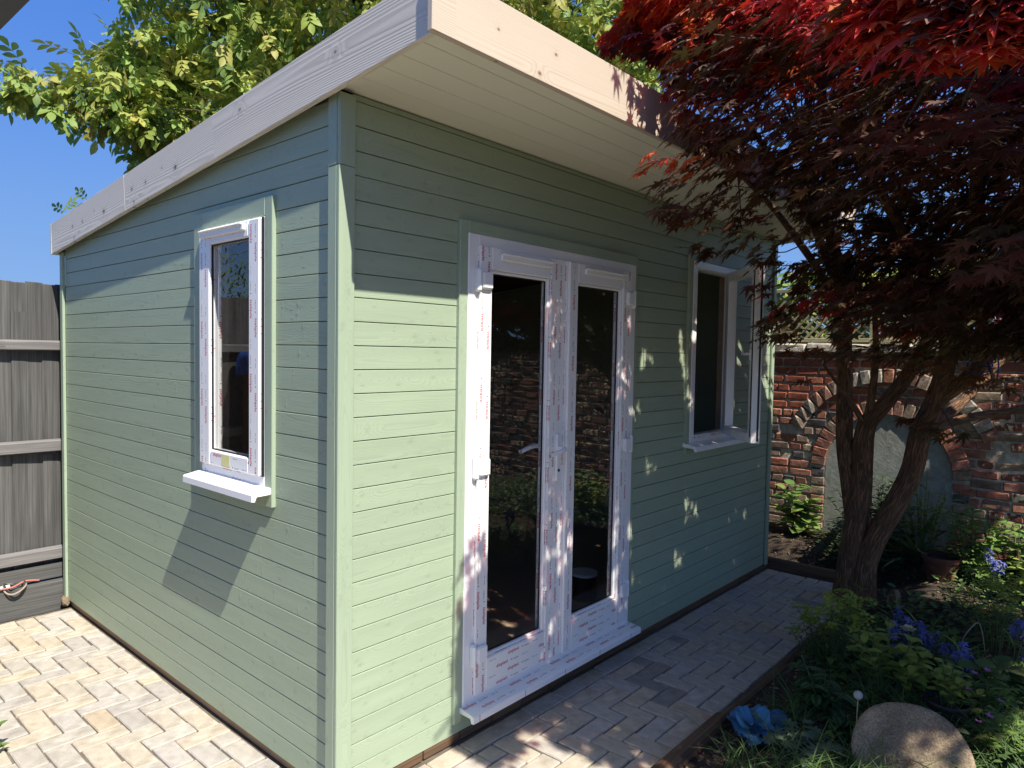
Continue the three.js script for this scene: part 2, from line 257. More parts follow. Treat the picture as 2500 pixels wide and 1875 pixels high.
{ // block paving: a row of stretchers along the cabin, then herringbone
  const pv = new THREE.Group(); pv.name = numbered('paving'); pv.userData.kind = 'structure'; scene.add(pv);
  const r = rng(91), geo = {}, C = .104, G = .0045;
  const mk = (lx, lz) => { const k = lx.toFixed(2) + lz.toFixed(2); geo[k] ??= [0, 1, 2].map(() => cbox(lx - G, .06, lz - G, .0045, { jit: .0028, rnd: r, ua: lx >= lz ? 0 : 2, u0: r() * 3, v0: r() * 3 })); return pick(geo[k], r); };
  const wts = [0, 0, 0, 1, 1, 1, 2, 2, 2, 3, 3, 3, 4, 5, 5, 6, 6, 6, 7, 8, 9, 9, 9, 2, 0], far = [];
  const lay = (x0, x1, z0, z1) => {
    const cx = (x0 + x1) / 2, cz = (z0 + z1) / 2, y = -.08 + (r() - .5) * .004, tilt = [(r() - .5) * .012, (r() - .5) * .014, (r() - .5) * .012], mat = paverMats[pick(wts, r)], [pu, pvv, d] = toPx(V(cx, -.05, cz));
    const g = mk(Math.round((x1 - x0) * 100) / 100, Math.round((z1 - z0) * 100) / 100);
    if (d > .3 && pu > -350 && pu < 2600 && pvv < 2350) part(pv, 'paver', g, mat, [cx, y, cz], tilt); else far.push(g.clone().translate(cx, y, cz));
  };
  for (let x = -.02; x < 4.12;) { const l = pick([.19, .21, .24, .28], r); lay(x, Math.min(x + l, 4.16), .012, .116); x += l; }
  const ok = (x, z) => { const X = (x + .5) * C, Z = .118 + (z + .5) * C; if (Z > .118) return X < 4.14 && X > -1.75 && (X > .9 ? Z < pathEdge(X) : Z < 1.9); return X < -.05 && X > -1.75 && Z > -3.02; };
  for (let i = -17; i < 40; i++) for (let j = -31; j < 17; j++) {
    const k = ((i - j) % 4 + 4) % 4, a = ok(i, j); const X = i * C, Z = .118 + j * C;
    if (k === 0) { const b = ok(i + 1, j); if (a && b) lay(X, X + 2 * C, Z, Z + C); else if (a) lay(X, X + C, Z, Z + C); else if (b) lay(X + C, X + 2 * C, Z, Z + C); }
    if (k === 3) { const b = ok(i, j + 1); if (a && b) lay(X, X + C, Z, Z + 2 * C); else if (a) lay(X, X + C, Z, Z + C); else if (b) lay(X, X + C, Z + C, Z + 2 * C); }
  }
  const rest = part(pv, 'pavers_beyond', mergeGeometries(far), paverMats[0]); rest.userData.kind = 'stuff';
}

/* ------------------------------------------------------------ the garden room */
const CW = 4.145, CD = 3.1, SL = .1024, SA = Math.atan(SL);
const soffitY = z => 2.628 + SL * z;
const room = thing('garden_room', 'sage green timber clad garden room with a sloping flat roof and white doors', 'garden room', [0, -.05, 0]);
const RY = .05; // parts are placed in world heights; the group sits on the paving
const rp = (parent, name, geo, mat, p, rot) => part(parent, name, geo, mat, p && [p[0], p[1] + RY, p[2]], rot);
const DOOR = { x0: .640, x1: 2.002, y0: .10, y1: 2.200, t0: .592, t1: 2.032, ty: 2.252 };
const WIN = { x0: 2.716, x1: 3.380, y0: 1.095, y1: 2.310, t0: 2.668, t1: 3.424, ty0: 1.03, ty: 2.338 };
const SWIN = { x0: -1.068, x1: -.502, y0: 1.108, y1: 2.227, t0: -1.148, t1: -.444, ty0: 1.03, ty: 2.305 };
const r1 = rng(404);
{ // walls: a dark inner lining with the cladding boards on it
  const lining = (rects, z0, z1) => mergeGeometries(rects.map(([a, b, c, d]) => moved(cbox(b - a, d - c, z1 - z0, .0005), (a + b) / 2, (c + d) / 2 + RY, (z0 + z1) / 2)));
  const holes = (o, w0, w1, top) => [[w0, o[0].x0 + .01, -.01, top], ...o.flatMap((h, i) => [[h.x0 + .01, h.x1 - .01, h.y1 - .01, top], [h.x0 + .01, h.x1 - .01, -.01, h.y0 + .01], [h.x1 - .01, i + 1 < o.length ? o[i + 1].x0 + .01 : w1, -.01, top]])];
  const front = part(room, 'front_wall', lining(holes([DOOR, WIN], .0125, CW, 2.622), -.11, -.0125), darkInside);
  const side = sub(room, 'side_wall'); side.rotation.y = -Math.PI / 2; // turned so that local x runs along world z
  const gable = (hole, t) => { const q = new THREE.Shape(); q.moveTo(-CD + .01, -.01); q.lineTo(-.111, -.01); q.lineTo(-.111, soffitY(-.111)); q.lineTo(-CD + .01, soffitY(-CD + .01)); q.closePath(); if (hole) { const p = new THREE.Path(); p.moveTo(hole.x0 + .01, hole.y0 + .01); p.lineTo(hole.x0 + .01, hole.y1 - .01); p.lineTo(hole.x1 - .01, hole.y1 - .01); p.lineTo(hole.x1 - .01, hole.y0 + .01); p.closePath(); q.holes.push(p); } return new THREE.ExtrudeGeometry(q, { depth: t, bevelEnabled: false }); };
  part(side, 'wall_lining', gable(SWIN, .097).translate(0, RY, -.1095), darkInside);
  part(room, 'rear_wall', moved(cbox(CW - .22, 2.3, .1, .001), CW / 2, 1.15 + RY - .01, -CD + .06), darkInside);
  part(room, 'end_wall', gable(null, .1).rotateY(-Math.PI / 2).translate(CW - .003, RY, 0), green);
  const board = (parent, a, b, y0, y1, front) => {
    if (b - a < .012 || y1 - y0 < .006) return; const h = y1 - y0 - .0032, row = Math.floor(r1() * 8), g = cbox(b - a, h, .0115, .0016, { ua: 0, u0: r1() * BW, v0: (row + .5) * .09 });
    part(parent, 'cladding_board', g, green, [(a + b) / 2, (y0 + y1) / 2 + RY, -.00575 + (r1() - .5) * .0008], [0, 0, (r1() - .5) * .0006]);
  };
  for (let k = 0; k < 30; k++) {
    const y0 = k ? .081 + (k - 1) * .09 : -.009, y1 = Math.min(k ? y0 + .09 : .081, 2.625);
    let spans = [[.052, CW - .05]];
    for (const h of [DOOR, WIN]) if (y1 > h.y0 + .004 && y0 < h.y1 - .004) spans = spans.flatMap(([a, b]) => h.t0 > a && h.t1 < b ? [[a, h.t0], [h.t1, b]] : [[a, b]]);
    for (const [a, b] of spans) { // long runs are pieced from two lengths
      if (b - a > 3 && k % 2) { const m = 1.2 + 1.6 * r1(); board(front, a, m, y0, y1); board(front, m + .001, b, y0, y1); } else board(front, a, b, y0, y1);
    }
    if (y0 > 2.58) continue;
    let s0 = -CD + .048; const lim = (y1 - .12 - soffitY(0)) / SL; if (lim > s0) s0 = lim; if (s0 > -.06) continue;
    spans = [[s0, -.054]];
    if (y1 > SWIN.y0 + .004 && y0 < SWIN.y1 - .004) spans = spans.flatMap(([a, b]) => SWIN.t0 > a ? [[a, SWIN.t0], [SWIN.t1, b]] : [[a, b]]);
    for (const [a, b] of spans) board(side, a, b, y0, y1);
  }
  // corner trims, each pieced near the top
  const tr = (sx, sy, sz, x, y, z) => rp(room, 'corner_trim', cbox(sx, sy, sz, .003, { ua: 1, u0: r1() * 3, v0: .045 + .09 * Math.floor(r1() * 8) }), greenTrim, [x, y, z]);
  for (const [y0, y1, d] of [[-.012, 2.352, 0], [2.3535, 2.61, .0008]]) { tr(.070, y1 - y0, .018, .017 + d, (y0 + y1) / 2, .009 + d); tr(.018, y1 - y0, .054, -.009 - d, (y0 + y1) / 2, -.0275); }
  tr(.018, 2.30, .048, -.009, 1.14, -CD + .024); tr(.05, 2.63, .018, CW - .022, 1.303, .009); tr(.018, 2.6, .05, CW + .006, 1.29, -.018);
  // base: timber plate at the side, brown blocks along the front
  rp(room, 'base_plate', cbox(.05, .05, CD - .04, .004), rawTimber, [.045, -.034, -CD / 2]);
  for (let x = .01; x < CW - .05; x += .214) rp(room, 'base_block', cbox(.209, .043, .04, .003, { jit: .0015, rnd: r1, u0: r1() }), edgingMat, [x + .105, -.031, -.024]);
  part(room, 'floor', moved(cbox(CW - .24, .04, CD - .24, .001), CW / 2, -.005 + RY, -CD / 2), insideFloor);
}
{ // roof
  const roof = sub(room, 'roof'), Lz = CD + .545 + .02, mz = (.545 - CD - .02) / 2, len = Lz / Math.cos(SA);
  part(roof, 'roof_deck', cbox(CW + .055, .13, len, .002), felt, [CW / 2, soffitY(mz) + .092 + RY, mz], [-SA, 0, 0]);
  const lenOf = (a, b) => (b - a) / Math.cos(SA), fy = z => 2.648 + SL * (z - .557) + .0985;
  for (const [a, b, u] of [[-1.868, .5435, .2], [-CD - .005, -1.8705, 2.5]]) part(roof, 'fascia_board', cbox(.024, .195, lenOf(a, b), .003, { ua: 2, u0: u, v0: .1 }), fasciaSide, [-.048 + (a < -2 ? .0006 : 0), fy((a + b) / 2) + RY, (a + b) / 2], [-SA, 0, 0]);
  part(roof, 'fascia_board', cbox(.024, .195, lenOf(-CD, .5435), .003, { ua: 2, u0: 1, v0: .1 }), fasciaSide, [CW + .048, fy((-CD + .5435) / 2) + RY, (-CD + .5435) / 2], [-SA, 0, 0]);
  part(roof, 'fascia_board', cbox(CW + .15, .198, .024, .003, { ua: 0, u0: 2.05, v0: .1 }), fasciaFront, [CW / 2, 2.646 + .099 + RY, .557], [0, 0, 0]);
  part(roof, 'fascia_board', cbox(CW + .12, .195, .024, .003, { ua: 0, u0: .3, v0: .1 }), fasciaSide, [CW / 2, fy(-CD - .015) + RY, -CD - .019]);
  for (let k = 0; k < 5; k++) { const z0 = k ? .004 + k * .108 : -.012, z1 = Math.min(.004 + k * .108 + .106, .543), z = (z0 + z1) / 2; part(roof, 'soffit_board', cbox(CW + .062, .012, (z1 - z0) / Math.cos(SA), .0025, { ua: 0, u0: k * .7, v0: .09 * k + .045 }), soffitMat, [CW / 2, soffitY(z) + .0065 + RY, z], [-SA, 0, 0]); }
}
// profile bar with the film's print running along it; turned: the print reads the other way
const bar = (parent, name, sx, sy, sz, mat, x, y, z, b = .004) => rp(parent, name, cbox(sx, sy, sz, b, { ua: sx >= sy ? 0 : 1, u0: r1() * 2, v0: .039 }), mat, [x, y, z]);
function ring(parent, name, x0, x1, y0, y1, w, z0, z1, mats, wb = w, b = .004) { // mitred look: stiles run through
  const zc = (z0 + z1) / 2, d = z1 - z0;
  bar(parent, name[0], w, y1 - y0, d, mats[0], x0 + w / 2, (y0 + y1) / 2, zc, b); bar(parent, name[0], w, y1 - y0, d, mats[1] ?? mats[0], x1 - w / 2, (y0 + y1) / 2, zc, b);
  bar(parent, name[1], x1 - x0 - 2 * w, w, d - .0012, mats[2] ?? mats[0], (x0 + x1) / 2, y1 - w / 2, zc, b); bar(parent, name[1], x1 - x0 - 2 * w, wb, d - .0012, mats[3] ?? mats[0], (x0 + x1) / 2, y0 + wb / 2, zc, b);
}
function trimRing(parent, o, sides) {
  const t = (sx, sy, x, y, d) => rp(parent, 'green_trim', cbox(sx, sy, .03 + d, .003, { ua: sx >= sy ? 0 : 1, u0: r1() * 3, v0: .045 + .09 * Math.floor(r1() * 8) }), greenTrim, [x, y, .002 + d / 2]);
  if (sides.includes('l')) t(o.x0 - o.t0, o.ty - o.ty0, (o.t0 + o.x0) / 2, (o.ty + o.ty0) / 2, 0);
  if (sides.includes('r')) t(o.t1 - o.x1, o.ty - o.ty0, (o.t1 + o.x1) / 2, (o.ty + o.ty0) / 2, 0);
  if (sides.includes('t')) t(o.x1 - o.x0, o.ty - o.y1, (o.x0 + o.x1) / 2, (o.ty + o.y1) / 2, .001);
  if (sides.includes('b')) t(o.x1 - o.x0, o.y0 - o.ty0, (o.x0 + o.x1) / 2, (o.y0 + o.ty0) / 2, -.002);
}
const dropSill = (parent, x0, x1, y, proj, back, mat = upvc) => { // sill with a sloping top and a drip nose
  const s = new THREE.Shape(); s.moveTo(back, y - .006); s.lineTo(back, y + .016); s.lineTo(back + .02, y + .014); s.lineTo(proj - .004, y - .004); s.lineTo(proj, y - .009); s.lineTo(proj, y - .034); s.lineTo(proj - .012, y - .036); s.lineTo(proj - .02, y - .016); s.lineTo(back + .045, y - .014);
  const g = new THREE.ExtrudeGeometry(s, { depth: x1 - x0, bevelEnabled: true, bevelSize: .0015, bevelThickness: .0015, bevelSegments: 1 }); g.rotateY(-Math.PI / 2).translate(x1, RY, 0); g.scale(1, 1, 1); // shape x -> world z
  const q = g.attributes.uv, p = g.attributes.position; for (let i = 0; i < q.count; i++) q.setXY(i, p.getX(i), p.getZ(i) + .02);
  return part(parent, 'sill', g, mat);
};
const vent = (parent, x0, x1, y, z) => { const g = mergeGeometries([moved(cbox(x1 - x0, .030, .016, .006), (x0 + x1) / 2, y + RY, z + .008), moved(cbox(x1 - x0 - .012, .010, .026, .005), (x0 + x1) / 2, y + .014 + RY, z + .014)]); return part(parent, 'trickle_vent', g, upvc); };
const pane = (parent, x0, x1, y0, y1, z) => { const p = rp(parent, 'glass_pane', new THREE.PlaneGeometry(x1 - x0, y1 - y0), glass, [(x0 + x1) / 2, (y0 + y1) / 2, z]); return p; };
const gasket = (parent, x0, x1, y0, y1, z) => { const w = .006, g = mergeGeometries([[w, y1 - y0, x0, (y0 + y1) / 2], [w, y1 - y0, x1, (y0 + y1) / 2], [x1 - x0 - w, w, (x0 + x1) / 2, y0], [x1 - x0 - w, w, (x0 + x1) / 2, y1]].map(([a, b, x, y]) => moved(cbox(a, b, .008, .001), x, y + RY, z))); part(parent, 'gasket', g, black); };
{ // french doors
  const D = DOOR, f = sub(room, 'door_frame');
  trimRing(room, { ...D, ty0: .045 }, 'lrt');
  ring(f, ['jamb', 'head'], D.x0, D.x1, .104, D.y1, .062, -.05, .0215, [upvc, upvc, upvc, film], .05);
  dropSill(f, D.x0 - .012, D.x1 + .012, .103, .102, -.04, filmAlt);
  const leaf = (x0, x1, ga, gb, hingeLeft, mats) => {
    const d = sub(room, 'door'), y0 = .142, y1 = 2.152, gy0 = .293, gy1 = 2.052, z0 = -.03, z1 = .0345, zc = (z0 + z1) / 2, t = z1 - z0;
    bar(d, 'stile', ga - x0, y1 - y0, t, mats[0], (x0 + ga) / 2, (y0 + y1) / 2, zc); bar(d, 'stile', x1 - gb, y1 - y0, t, mats[1], (x1 + gb) / 2, (y0 + y1) / 2, zc);
    bar(d, 'rail', gb - ga, y1 - gy1, t - .0012, upvc, (ga + gb) / 2, (gy1 + y1) / 2, zc); bar(d, 'rail', gb - ga, gy0 - y0, t - .0012, mats[2], (ga + gb) / 2, (gy0 + y0) / 2, zc);
    // sloping bead round the glass
    const bead = mergeGeometries([[.014, gy1 - gy0, ga + .007, (gy0 + gy1) / 2], [.014, gy1 - gy0, gb - .007, (gy0 + gy1) / 2], [gb - ga - .028, .014, (ga + gb) / 2, gy1 - .007], [gb - ga - .028, .014, (ga + gb) / 2, gy0 + .007]].map(([a, b, x, y]) => moved(cbox(a, b, .03, .006), x, y + RY, .009)));
    part(d, 'glazing_bead', bead, upvc); gasket(d, ga + .016, gb - .016, gy0 + .016, gy1 - .016, .004);
    pane(d, ga + .012, gb - .012, gy0 + .012, gy1 - .012, .0);
    vent(d, ga + .045, gb + .0, 2.112, z1);
    for (const y of [2.0, 1.175, .33]) { const hx = hingeLeft ? x0 : x1, s = hingeLeft ? 1 : -1; part(d, 'hinge', mergeGeometries([moved(cbox(.062, .075, .022, .006), hx + s * .034, y + RY, z1 + .009), moved(cbox(.026, .105, .034, .009), hx - s * .012, y + RY, .034), moved(cbox(.004, .06, .036, .001), hx + s * .0005, y + RY, .0355)]), upvc); }
    return d;
  };
  const dl = leaf(.700, 1.322, .776, 1.199, true, [film, filmAlt, film]);
  leaf(1.3235, 1.943, 1.424, 1.850, false, [filmAlt, filmAlt, filmAlt]);
  part(room, 'astragal', moved(cbox(.026, 2.0, .018, .004, { u0: .3, v0: .03 }), 1.338, 1.147 + RY, .044), filmAlt);
  const hx = 1.268, hy = 1.185, lever = [V(hx, hy + .025 + RY, .045), V(hx, hy + .025 + RY, .083), V(hx - .02, hy + .024 + RY, .094), V(hx - .075, hy + .016 + RY, .096), V(hx - .128, hy + .004 + RY, .09)];
  part(dl, 'handle', mergeGeometries([moved(cbox(.034, .24, .014, .006), hx, hy + RY - .02, .041), tube(lever, [.013, .013, .012, .011, .010], 10, 5).toNonIndexed()]), upvc);
  part(dl, 'inner_handle', mergeGeometries([moved(cbox(.034, .24, .014, .006), hx, hy + RY - .02, -.038), tube(lever.map(p => V(p.x, p.y, -.078 - (p.z - .045) * .4)), [.013, .013, .012, .011, .010], 10, 5).toNonIndexed()]), upvc);
  part(dl, 'keyhole', new THREE.CylinderGeometry(.0075, .0075, .004, 12).rotateX(Math.PI / 2).translate(hx, hy - .085 + RY, .0495), black);
}
{ // window beside the doors, its sash swung out
  const o = WIN, w = sub(room, 'window'); trimRing(room, o, 'lrtb');
  ring(w, ['frame_jamb', 'frame_rail'], o.x0, o.x1, o.y0, o.y1, .058, -.05, .0195, [upvc, upvc, upvc, filmAlt], .062);
  rp(w, 'frame_head', cbox(o.x1 - o.x0 - .02, .05, .014, .004), upvc, [(o.x0 + o.x1) / 2, o.y1 - .028, .0275]);
  dropSill(w, o.x0 - .055, o.x1 + .055, 1.098, .098, -.02);
  const s = sub(room, 'window_sash', [3.235, RY, .034]);
  const a = .75, wd = .56, y0 = 1.135, y1 = 2.268; // opened about 43 degrees on its right edge
  s.rotation.y = Math.PI + a; // local +x runs from the hinge towards the free edge
  const bs = (n, sx, sy, sz, x, y, z, m = upvc, b = .004) => part(s, n, cbox(sx, sy, sz, b, { ua: sx >= sy ? 0 : 1, u0: r1(), v0: .039 }), m, [x, y, z]);
  bs('sash_stile', .062, y1 - y0, .06, .031, (y0 + y1) / 2, 0); bs('sash_stile', .062, y1 - y0, .06, wd - .031, (y0 + y1) / 2, 0);
  bs('sash_rail', wd - .124, .062, .0588, wd / 2, y1 - .031, 0); bs('sash_rail', wd - .124, .062, .0588, wd / 2, y0 + .031, 0);
  bs('seal', .004, y1 - y0 - .03, .012, wd + .002, (y0 + y1) / 2, -.012, black, .001); bs('seal', .014, y1 - y0 - .08, .004, wd - .012, (y0 + y1) / 2, .0315, black, .001);
  part(s, 'glass_pane', new THREE.PlaneGeometry(wd - .11, y1 - y0 - .11), glass, [wd / 2, (y0 + y1) / 2, .0]);
  part(s, 'sash_handle', mergeGeometries([moved(cbox(.026, .07, .012, .004), 0, 0, 0), moved(cbox(.10, .018, .014, .005), -.045, .004, .022), moved(cbox(.014, .014, .03, .003), 0, .004, .012)]), upvc, [wd - .031, 1.70, .036]);
}
{ // window in the side wall
  const g = sub(room, 'side_window'); g.rotation.y = -Math.PI / 2; const o = SWIN;
  trimRing(g, o, 'lrtb');
  ring(g, ['frame_jamb', 'frame_rail'], o.x0, o.x1, o.y0, o.y1, .045, -.05, .018, [film, upvc, upvc, film], .05);
  const x0 = o.x0 + .012, x1 = o.x1 - .010, y0 = 1.152, y1 = 2.222, ga = -.952, gb = -.602, gy0 = 1.222, gy1 = 2.148, z1 = .036, t = .062, zc = z1 - t / 2;
  bar(g, 'sash_stile', ga - x0, y1 - y0, t, film, (x0 + ga) / 2, (y0 + y1) / 2, zc, .007); bar(g, 'sash_stile', x1 - gb, y1 - y0, t, film, (x1 + gb) / 2, (y0 + y1) / 2, zc, .007);
  bar(g, 'sash_rail', gb - ga, y1 - gy1, t - .0012, upvc, (ga + gb) / 2, (y1 + gy1) / 2, zc, .007); bar(g, 'sash_rail', gb - ga, gy0 - y0, t - .0012, film, (ga + gb) / 2, (y0 + gy0) / 2, zc, .007);
  bar(g, 'seal', .006, y1 - y0, .03, black, x1 + .0045, (y0 + y1) / 2, .012, .001);
  gasket(g, ga + .003, gb - .003, gy0 + .003, gy1 - .003, .022);
  pane(g, ga, gb, gy0, gy1, .012);
  vent(g, -1.02, -.62, 2.190, z1 - .001);
  dropSill(g, o.x0 - .012 + .0, -.452, 1.100, .100, -.02, upvc);
  rp(g, 'sticker', cbox(.07, .05, .0008, .0003), std({ c: [.72, .70, .30], roughness: .5 }), [-.80, 1.187, z1 + .0002]);
}

/* ------------------------------------------------------------ timber fence behind the paving */
{
  const r = rng(12), f = thing('timber_fence', 'weathered dark grey closeboard fence with three rails behind the paving', 'fence', [0, -.14, -3.24]), FY = .14;
  const gs = [0, 1, 2, 3].map(() => cbox(.094, 1.98, .012, .003, { u0: r() * 2, v0: r() * 2, ua: 1, jit: .002, rnd: r }));
  let n = 0;
  for (let x = -5.6; x < .35; x += .0855) part(f, 'fence_board', pick(gs, r), pick(fenceMats, r), [x, 1.10 + (r() - .5) * .012 + FY, (r() - .5) * .004 - .004 + (n++ % 2) * .006], [0, .07, (r() - .5) * .008]);
  for (const [y, h] of [[1.682, .062], [1.018, .075], [.29, .075]]) for (const [a, b] of [[-5.6, -2.702], [-2.698, .35]]) part(f, 'fence_rail', cbox(b - a, h, .055, .006, { jit: .002, rnd: r, u0: r() }), railMat, [(a + b) / 2, y + FY, .045], [.12, 0, (r() - .5) * .004]);
  for (const [y, h, z, t] of [[.168, .10, .028, .03], [.012, .205, .085, .05]]) part(f, 'gravel_board', cbox(5.95, h, t, .005, { jit: .002, rnd: r }), fenceMats[1], [-2.62, y + FY, z]);
  for (const x of [-2.7, .42]) part(f, 'fence_post', cbox(.09, 2.2, .09, .006, { u0: r() }), fenceMats[0], [x, 1.1, -.06]);
}
{ // odds and ends on the gravel board
  const y = .118, z = -3.15, c = thing('cable_coil', 'loose loops of old cable lying on the ledge of the fence', 'cable', [-.28, y, z]);
  const loop = (rx, rz, oy, mat, n, turn) => { const p = []; for (let i = 0; i <= 14; i++) { const a = i / 14 * Math.PI * 2; p.push(V(Math.cos(a) * rx, oy + .012 * Math.sin(a * 2 + turn) + (Math.sin(a) > 0 ? -.03 * Math.sin(a) : 0), Math.sin(a) * rz + .01)); } part(c, n, tube(p, [.0055, .0055], 6, 2), mat); };
  loop(.062, .05, .014, std({ c: [.30, .25, .19] }), 'cable_loop', .2); loop(.055, .042, .022, std({ c: [.03, .03, .03] }), 'cable_loop', 1.2);
  part(c, 'cable_end', tube([V(-.3, .012, .0), V(-.16, .02, .02), V(-.02, .014, .03), V(.06, .03, .0), V(.14, .014, -.012)], [.007, .006], 6, 4), std({ c: [.46, .16, .13], roughness: .6 }));
  const d = thing('plastic_conduit', 'short white plastic conduit lying on the ledge of the fence', 'conduit', [-.36, y + .012, z]); part(d, 'conduit_tube', new THREE.CylinderGeometry(.013, .013, .1, 12, 1, true).rotateZ(Math.PI / 2), std({ c: [.75, .75, .74], roughness: .4, side: THREE.DoubleSide })); part(d, 'conduit_collar', new THREE.CylinderGeometry(.016, .016, .03, 12).rotateZ(Math.PI / 2).translate(.04, 0, 0), std({ c: [.6, .62, .66], roughness: .4 }));
  const st = thing('stone_chip', 'rough brown stone wedged at the foot of the rear corner trim', 'stone', [-.012, -.045, -3.07]); part(st, 'stone_body', (() => { const g = new THREE.IcosahedronGeometry(.036, 1), p = g.attributes.position; for (let i = 0; i < p.count; i++) { const k = .75 + .5 * noise(p.getX(i) * 60 + 5, p.getY(i) * 60 + p.getZ(i) * 40); p.setXYZ(i, p.getX(i) * k * .8, p.getY(i) * k * 1.1 + .03, p.getZ(i) * k); } g.computeVertexNormals(); return g; })(), stoneMat);
}

/* ------------------------------------------------------------ old brick wall with a blocked arch, and the trellis on it */
const XW = 5.2, AZ = .62, AY = .70; // the wall's face; the arch's middle
{
  const r = rng(63), w = thing('brick_wall', 'old patched red brick garden wall with a rendered blocked arch', 'wall', [XW, 0, 0]);
  const Z0 = -3.2, Z1 = 9, TOP = 1.74;
  part(w, 'mortar_core', moved(cbox(.22, TOP + .3, Z1 - Z0, .002, { ua: 2 }), .114, (TOP - .3) / 2, (Z0 + Z1) / 2), mortar);
  const hit = (z, y, hw, hh) => { const d = Math.hypot(z - AZ, y - AY); if (y > AY) return d < .60 || (d > .80 && d < .88); return Math.abs(z - AZ) < .60; };
  const far = [], cache = {}, jobs = [];
  const brick = (z, y, lz, hy, kind) => {
    const key = kind + Math.round(lz * 50) + '_' + Math.round(hy * 100); cache[key] ??= [0, 1, 2].map(() => cbox(.09, hy - .014, Math.round(lz * 50) / 50 - .014, .008, { ua: 2, jit: kind === 'rough' ? .006 : .0035, rnd: r, u0: r() * 2, v0: r() * 2 }));
    const proud = (r() - .5) * (kind === 'rough' ? .014 : .006), g = pick(cache[key], r), mat = kind === 'red' ? pick(redBlockMats, r) : kind === 'rough' ? (r() < .68 ? lichenBrick : pick(brickMats, r)) : pick(brickMats, r);
    jobs.push([g, mat, V(.036 + proud, y, z), toPx(V(XW, y, z))]);
  };
  for (let y = -.06, row = 0; y < TOP - .03; row++) {
    const upper = y > 1.2, h0 = .079; let z = Z0 + (row % 2) * .11;
    let h = h0;
    while (z < 4.2) {
      const rough = z > 1.28, red = upper && z < .42, l = red ? pick([.11, .2, .2, .16], r) : rough ? pick([.22, .24, .2, .12], r) : pick([.10, .11, .2, .22, .11], r);
      if (!hit(z + l / 2, y + h / 2, l / 2, h / 2)) brick(z + l / 2, y + h / 2, l, h, red ? 'red' : rough ? 'rough' : 'old');
      z += l;
    }
    y += h;
  }
  jobs.sort((a, b) => { const s = ([, , , [u, v, d]]) => (u > 1850 && u < 2520 && v > 700 && v < 1400 ? 0 : 100) + d; return s(a) - s(b); });
  jobs.slice(0, 290).forEach(([g, m, p]) => part(w, 'brick', g, m, p.toArray()));
  const rest = [[], []]; jobs.slice(290).forEach(([g, m, p]) => rest[m === lichenBrick ? 0 : 1].push(g.clone().translate(p.x, p.y, p.z)));
  rest.forEach((l, i) => { if (l.length) part(w, 'bricks_beyond', mergeGeometries(l), i ? brickMats[1] : lichenBrick).userData.kind = 'stuff'; });
  const vous = cbox(.10, .125, .078, .007, { jit: .004, rnd: r, ua: 1 }), vous2 = cbox(.11, .118, .088, .008, { jit: .005, rnd: r, ua: 1 });
  for (let k = 0; k < 21; k++) { const a = (k + .5) / 21 * Math.PI; part(w, 'arch_brick', vous, pick(brickMats.slice(0, 6), r), [.022 + r() * .008, AY + Math.sin(a) * .566, AZ - Math.cos(a) * .566], [-(Math.PI / 2 - a), 0, 0]); }
  for (let k = 0; k < 21; k++) { const a = .42 + (k + .5) / 21 * (Math.PI - .84); part(w, 'arch_stone', vous2, r() < .72 ? pick(paleStone, r) : pick(brickMats, r), [.014 + r() * .01, AY + Math.sin(a) * .84, AZ - Math.cos(a) * .84], [-(Math.PI / 2 - a), 0, 0]); }
  for (let y = 0; y < AY - .06; y += .085) for (const s of [-1, 1]) part(w, 'arch_brick', cbox(.09, .073, .118, .007, { jit: .003, rnd: r, ua: 2 }), pick(brickMats, r), [.034, y + .04, AZ + s * .566]);
  const inf = new THREE.Shape(); inf.moveTo(-.5, -.9); inf.lineTo(.5, -.9); inf.lineTo(.5, 0); inf.absarc(0, 0, .5, 0, Math.PI, false); inf.lineTo(-.5, -.9);
  part(w, 'render_panel', new THREE.ExtrudeGeometry(inf, { depth: .03, bevelEnabled: false, curveSegments: 24 }).rotateY(-Math.PI / 2).translate(.032, AY, AZ), renderMat);
  for (let z = Z0; z < 4.4;) { const l = .26 + r() * .22; part(w, 'coping_stone', cbox(.28, .075 + r() * .02, l - .008, .014, { jit: .008, rnd: r, ua: 2, u0: r() }), pick([paleStone[0], paleStone[1], mortar], r), [.10, TOP + .035, z + l / 2]); z += l; }
  part(w, 'painted_panel', moved(cbox(.02, TOP, 4.4, .002, { ua: 2 }), -.004, TOP / 2 - .02, 6.6), std({ c: [.42, .43, .44], map: mottle([.7, .7, .7], [1, 1, 1], 5, 6), roughness: .9 }));
}
{
  const t = thing('garden_trellis', 'pale diamond lattice trellis standing on the brick wall', 'trellis', [XW + .1, 1.82, 0]), m = std({ c: [.44, .41, .27], map: mottle([.75, .75, .72], [1, 1, .97], 22), roughness: .85 });
  const z0 = -1.4, z1 = 3.2, h = .47;
  for (const y of [.03, h + .03]) part(t, 'trellis_rail', cbox(.045, .036, z1 - z0, .003), m, [0, y, (z0 + z1) / 2]);
  for (const z of [z0, .45, 1.9, z1]) part(t, 'trellis_post', cbox(.05, h + .12, .05, .003), m, [.004, h / 2 + .03, z]);
  const g = cbox(.008, Math.SQRT2 * (h - .03), .02, .001);
  for (let z = z0 + .05; z < z1 - h; z += .092) { part(t, 'trellis_slat', g, m, [-.006, h / 2 + .03, z + h / 2], [Math.PI / 4, 0, 0]); part(t, 'trellis_slat', g, m, [.005, h / 2 + .03, z + h / 2], [-Math.PI / 4, 0, 0]); }
}

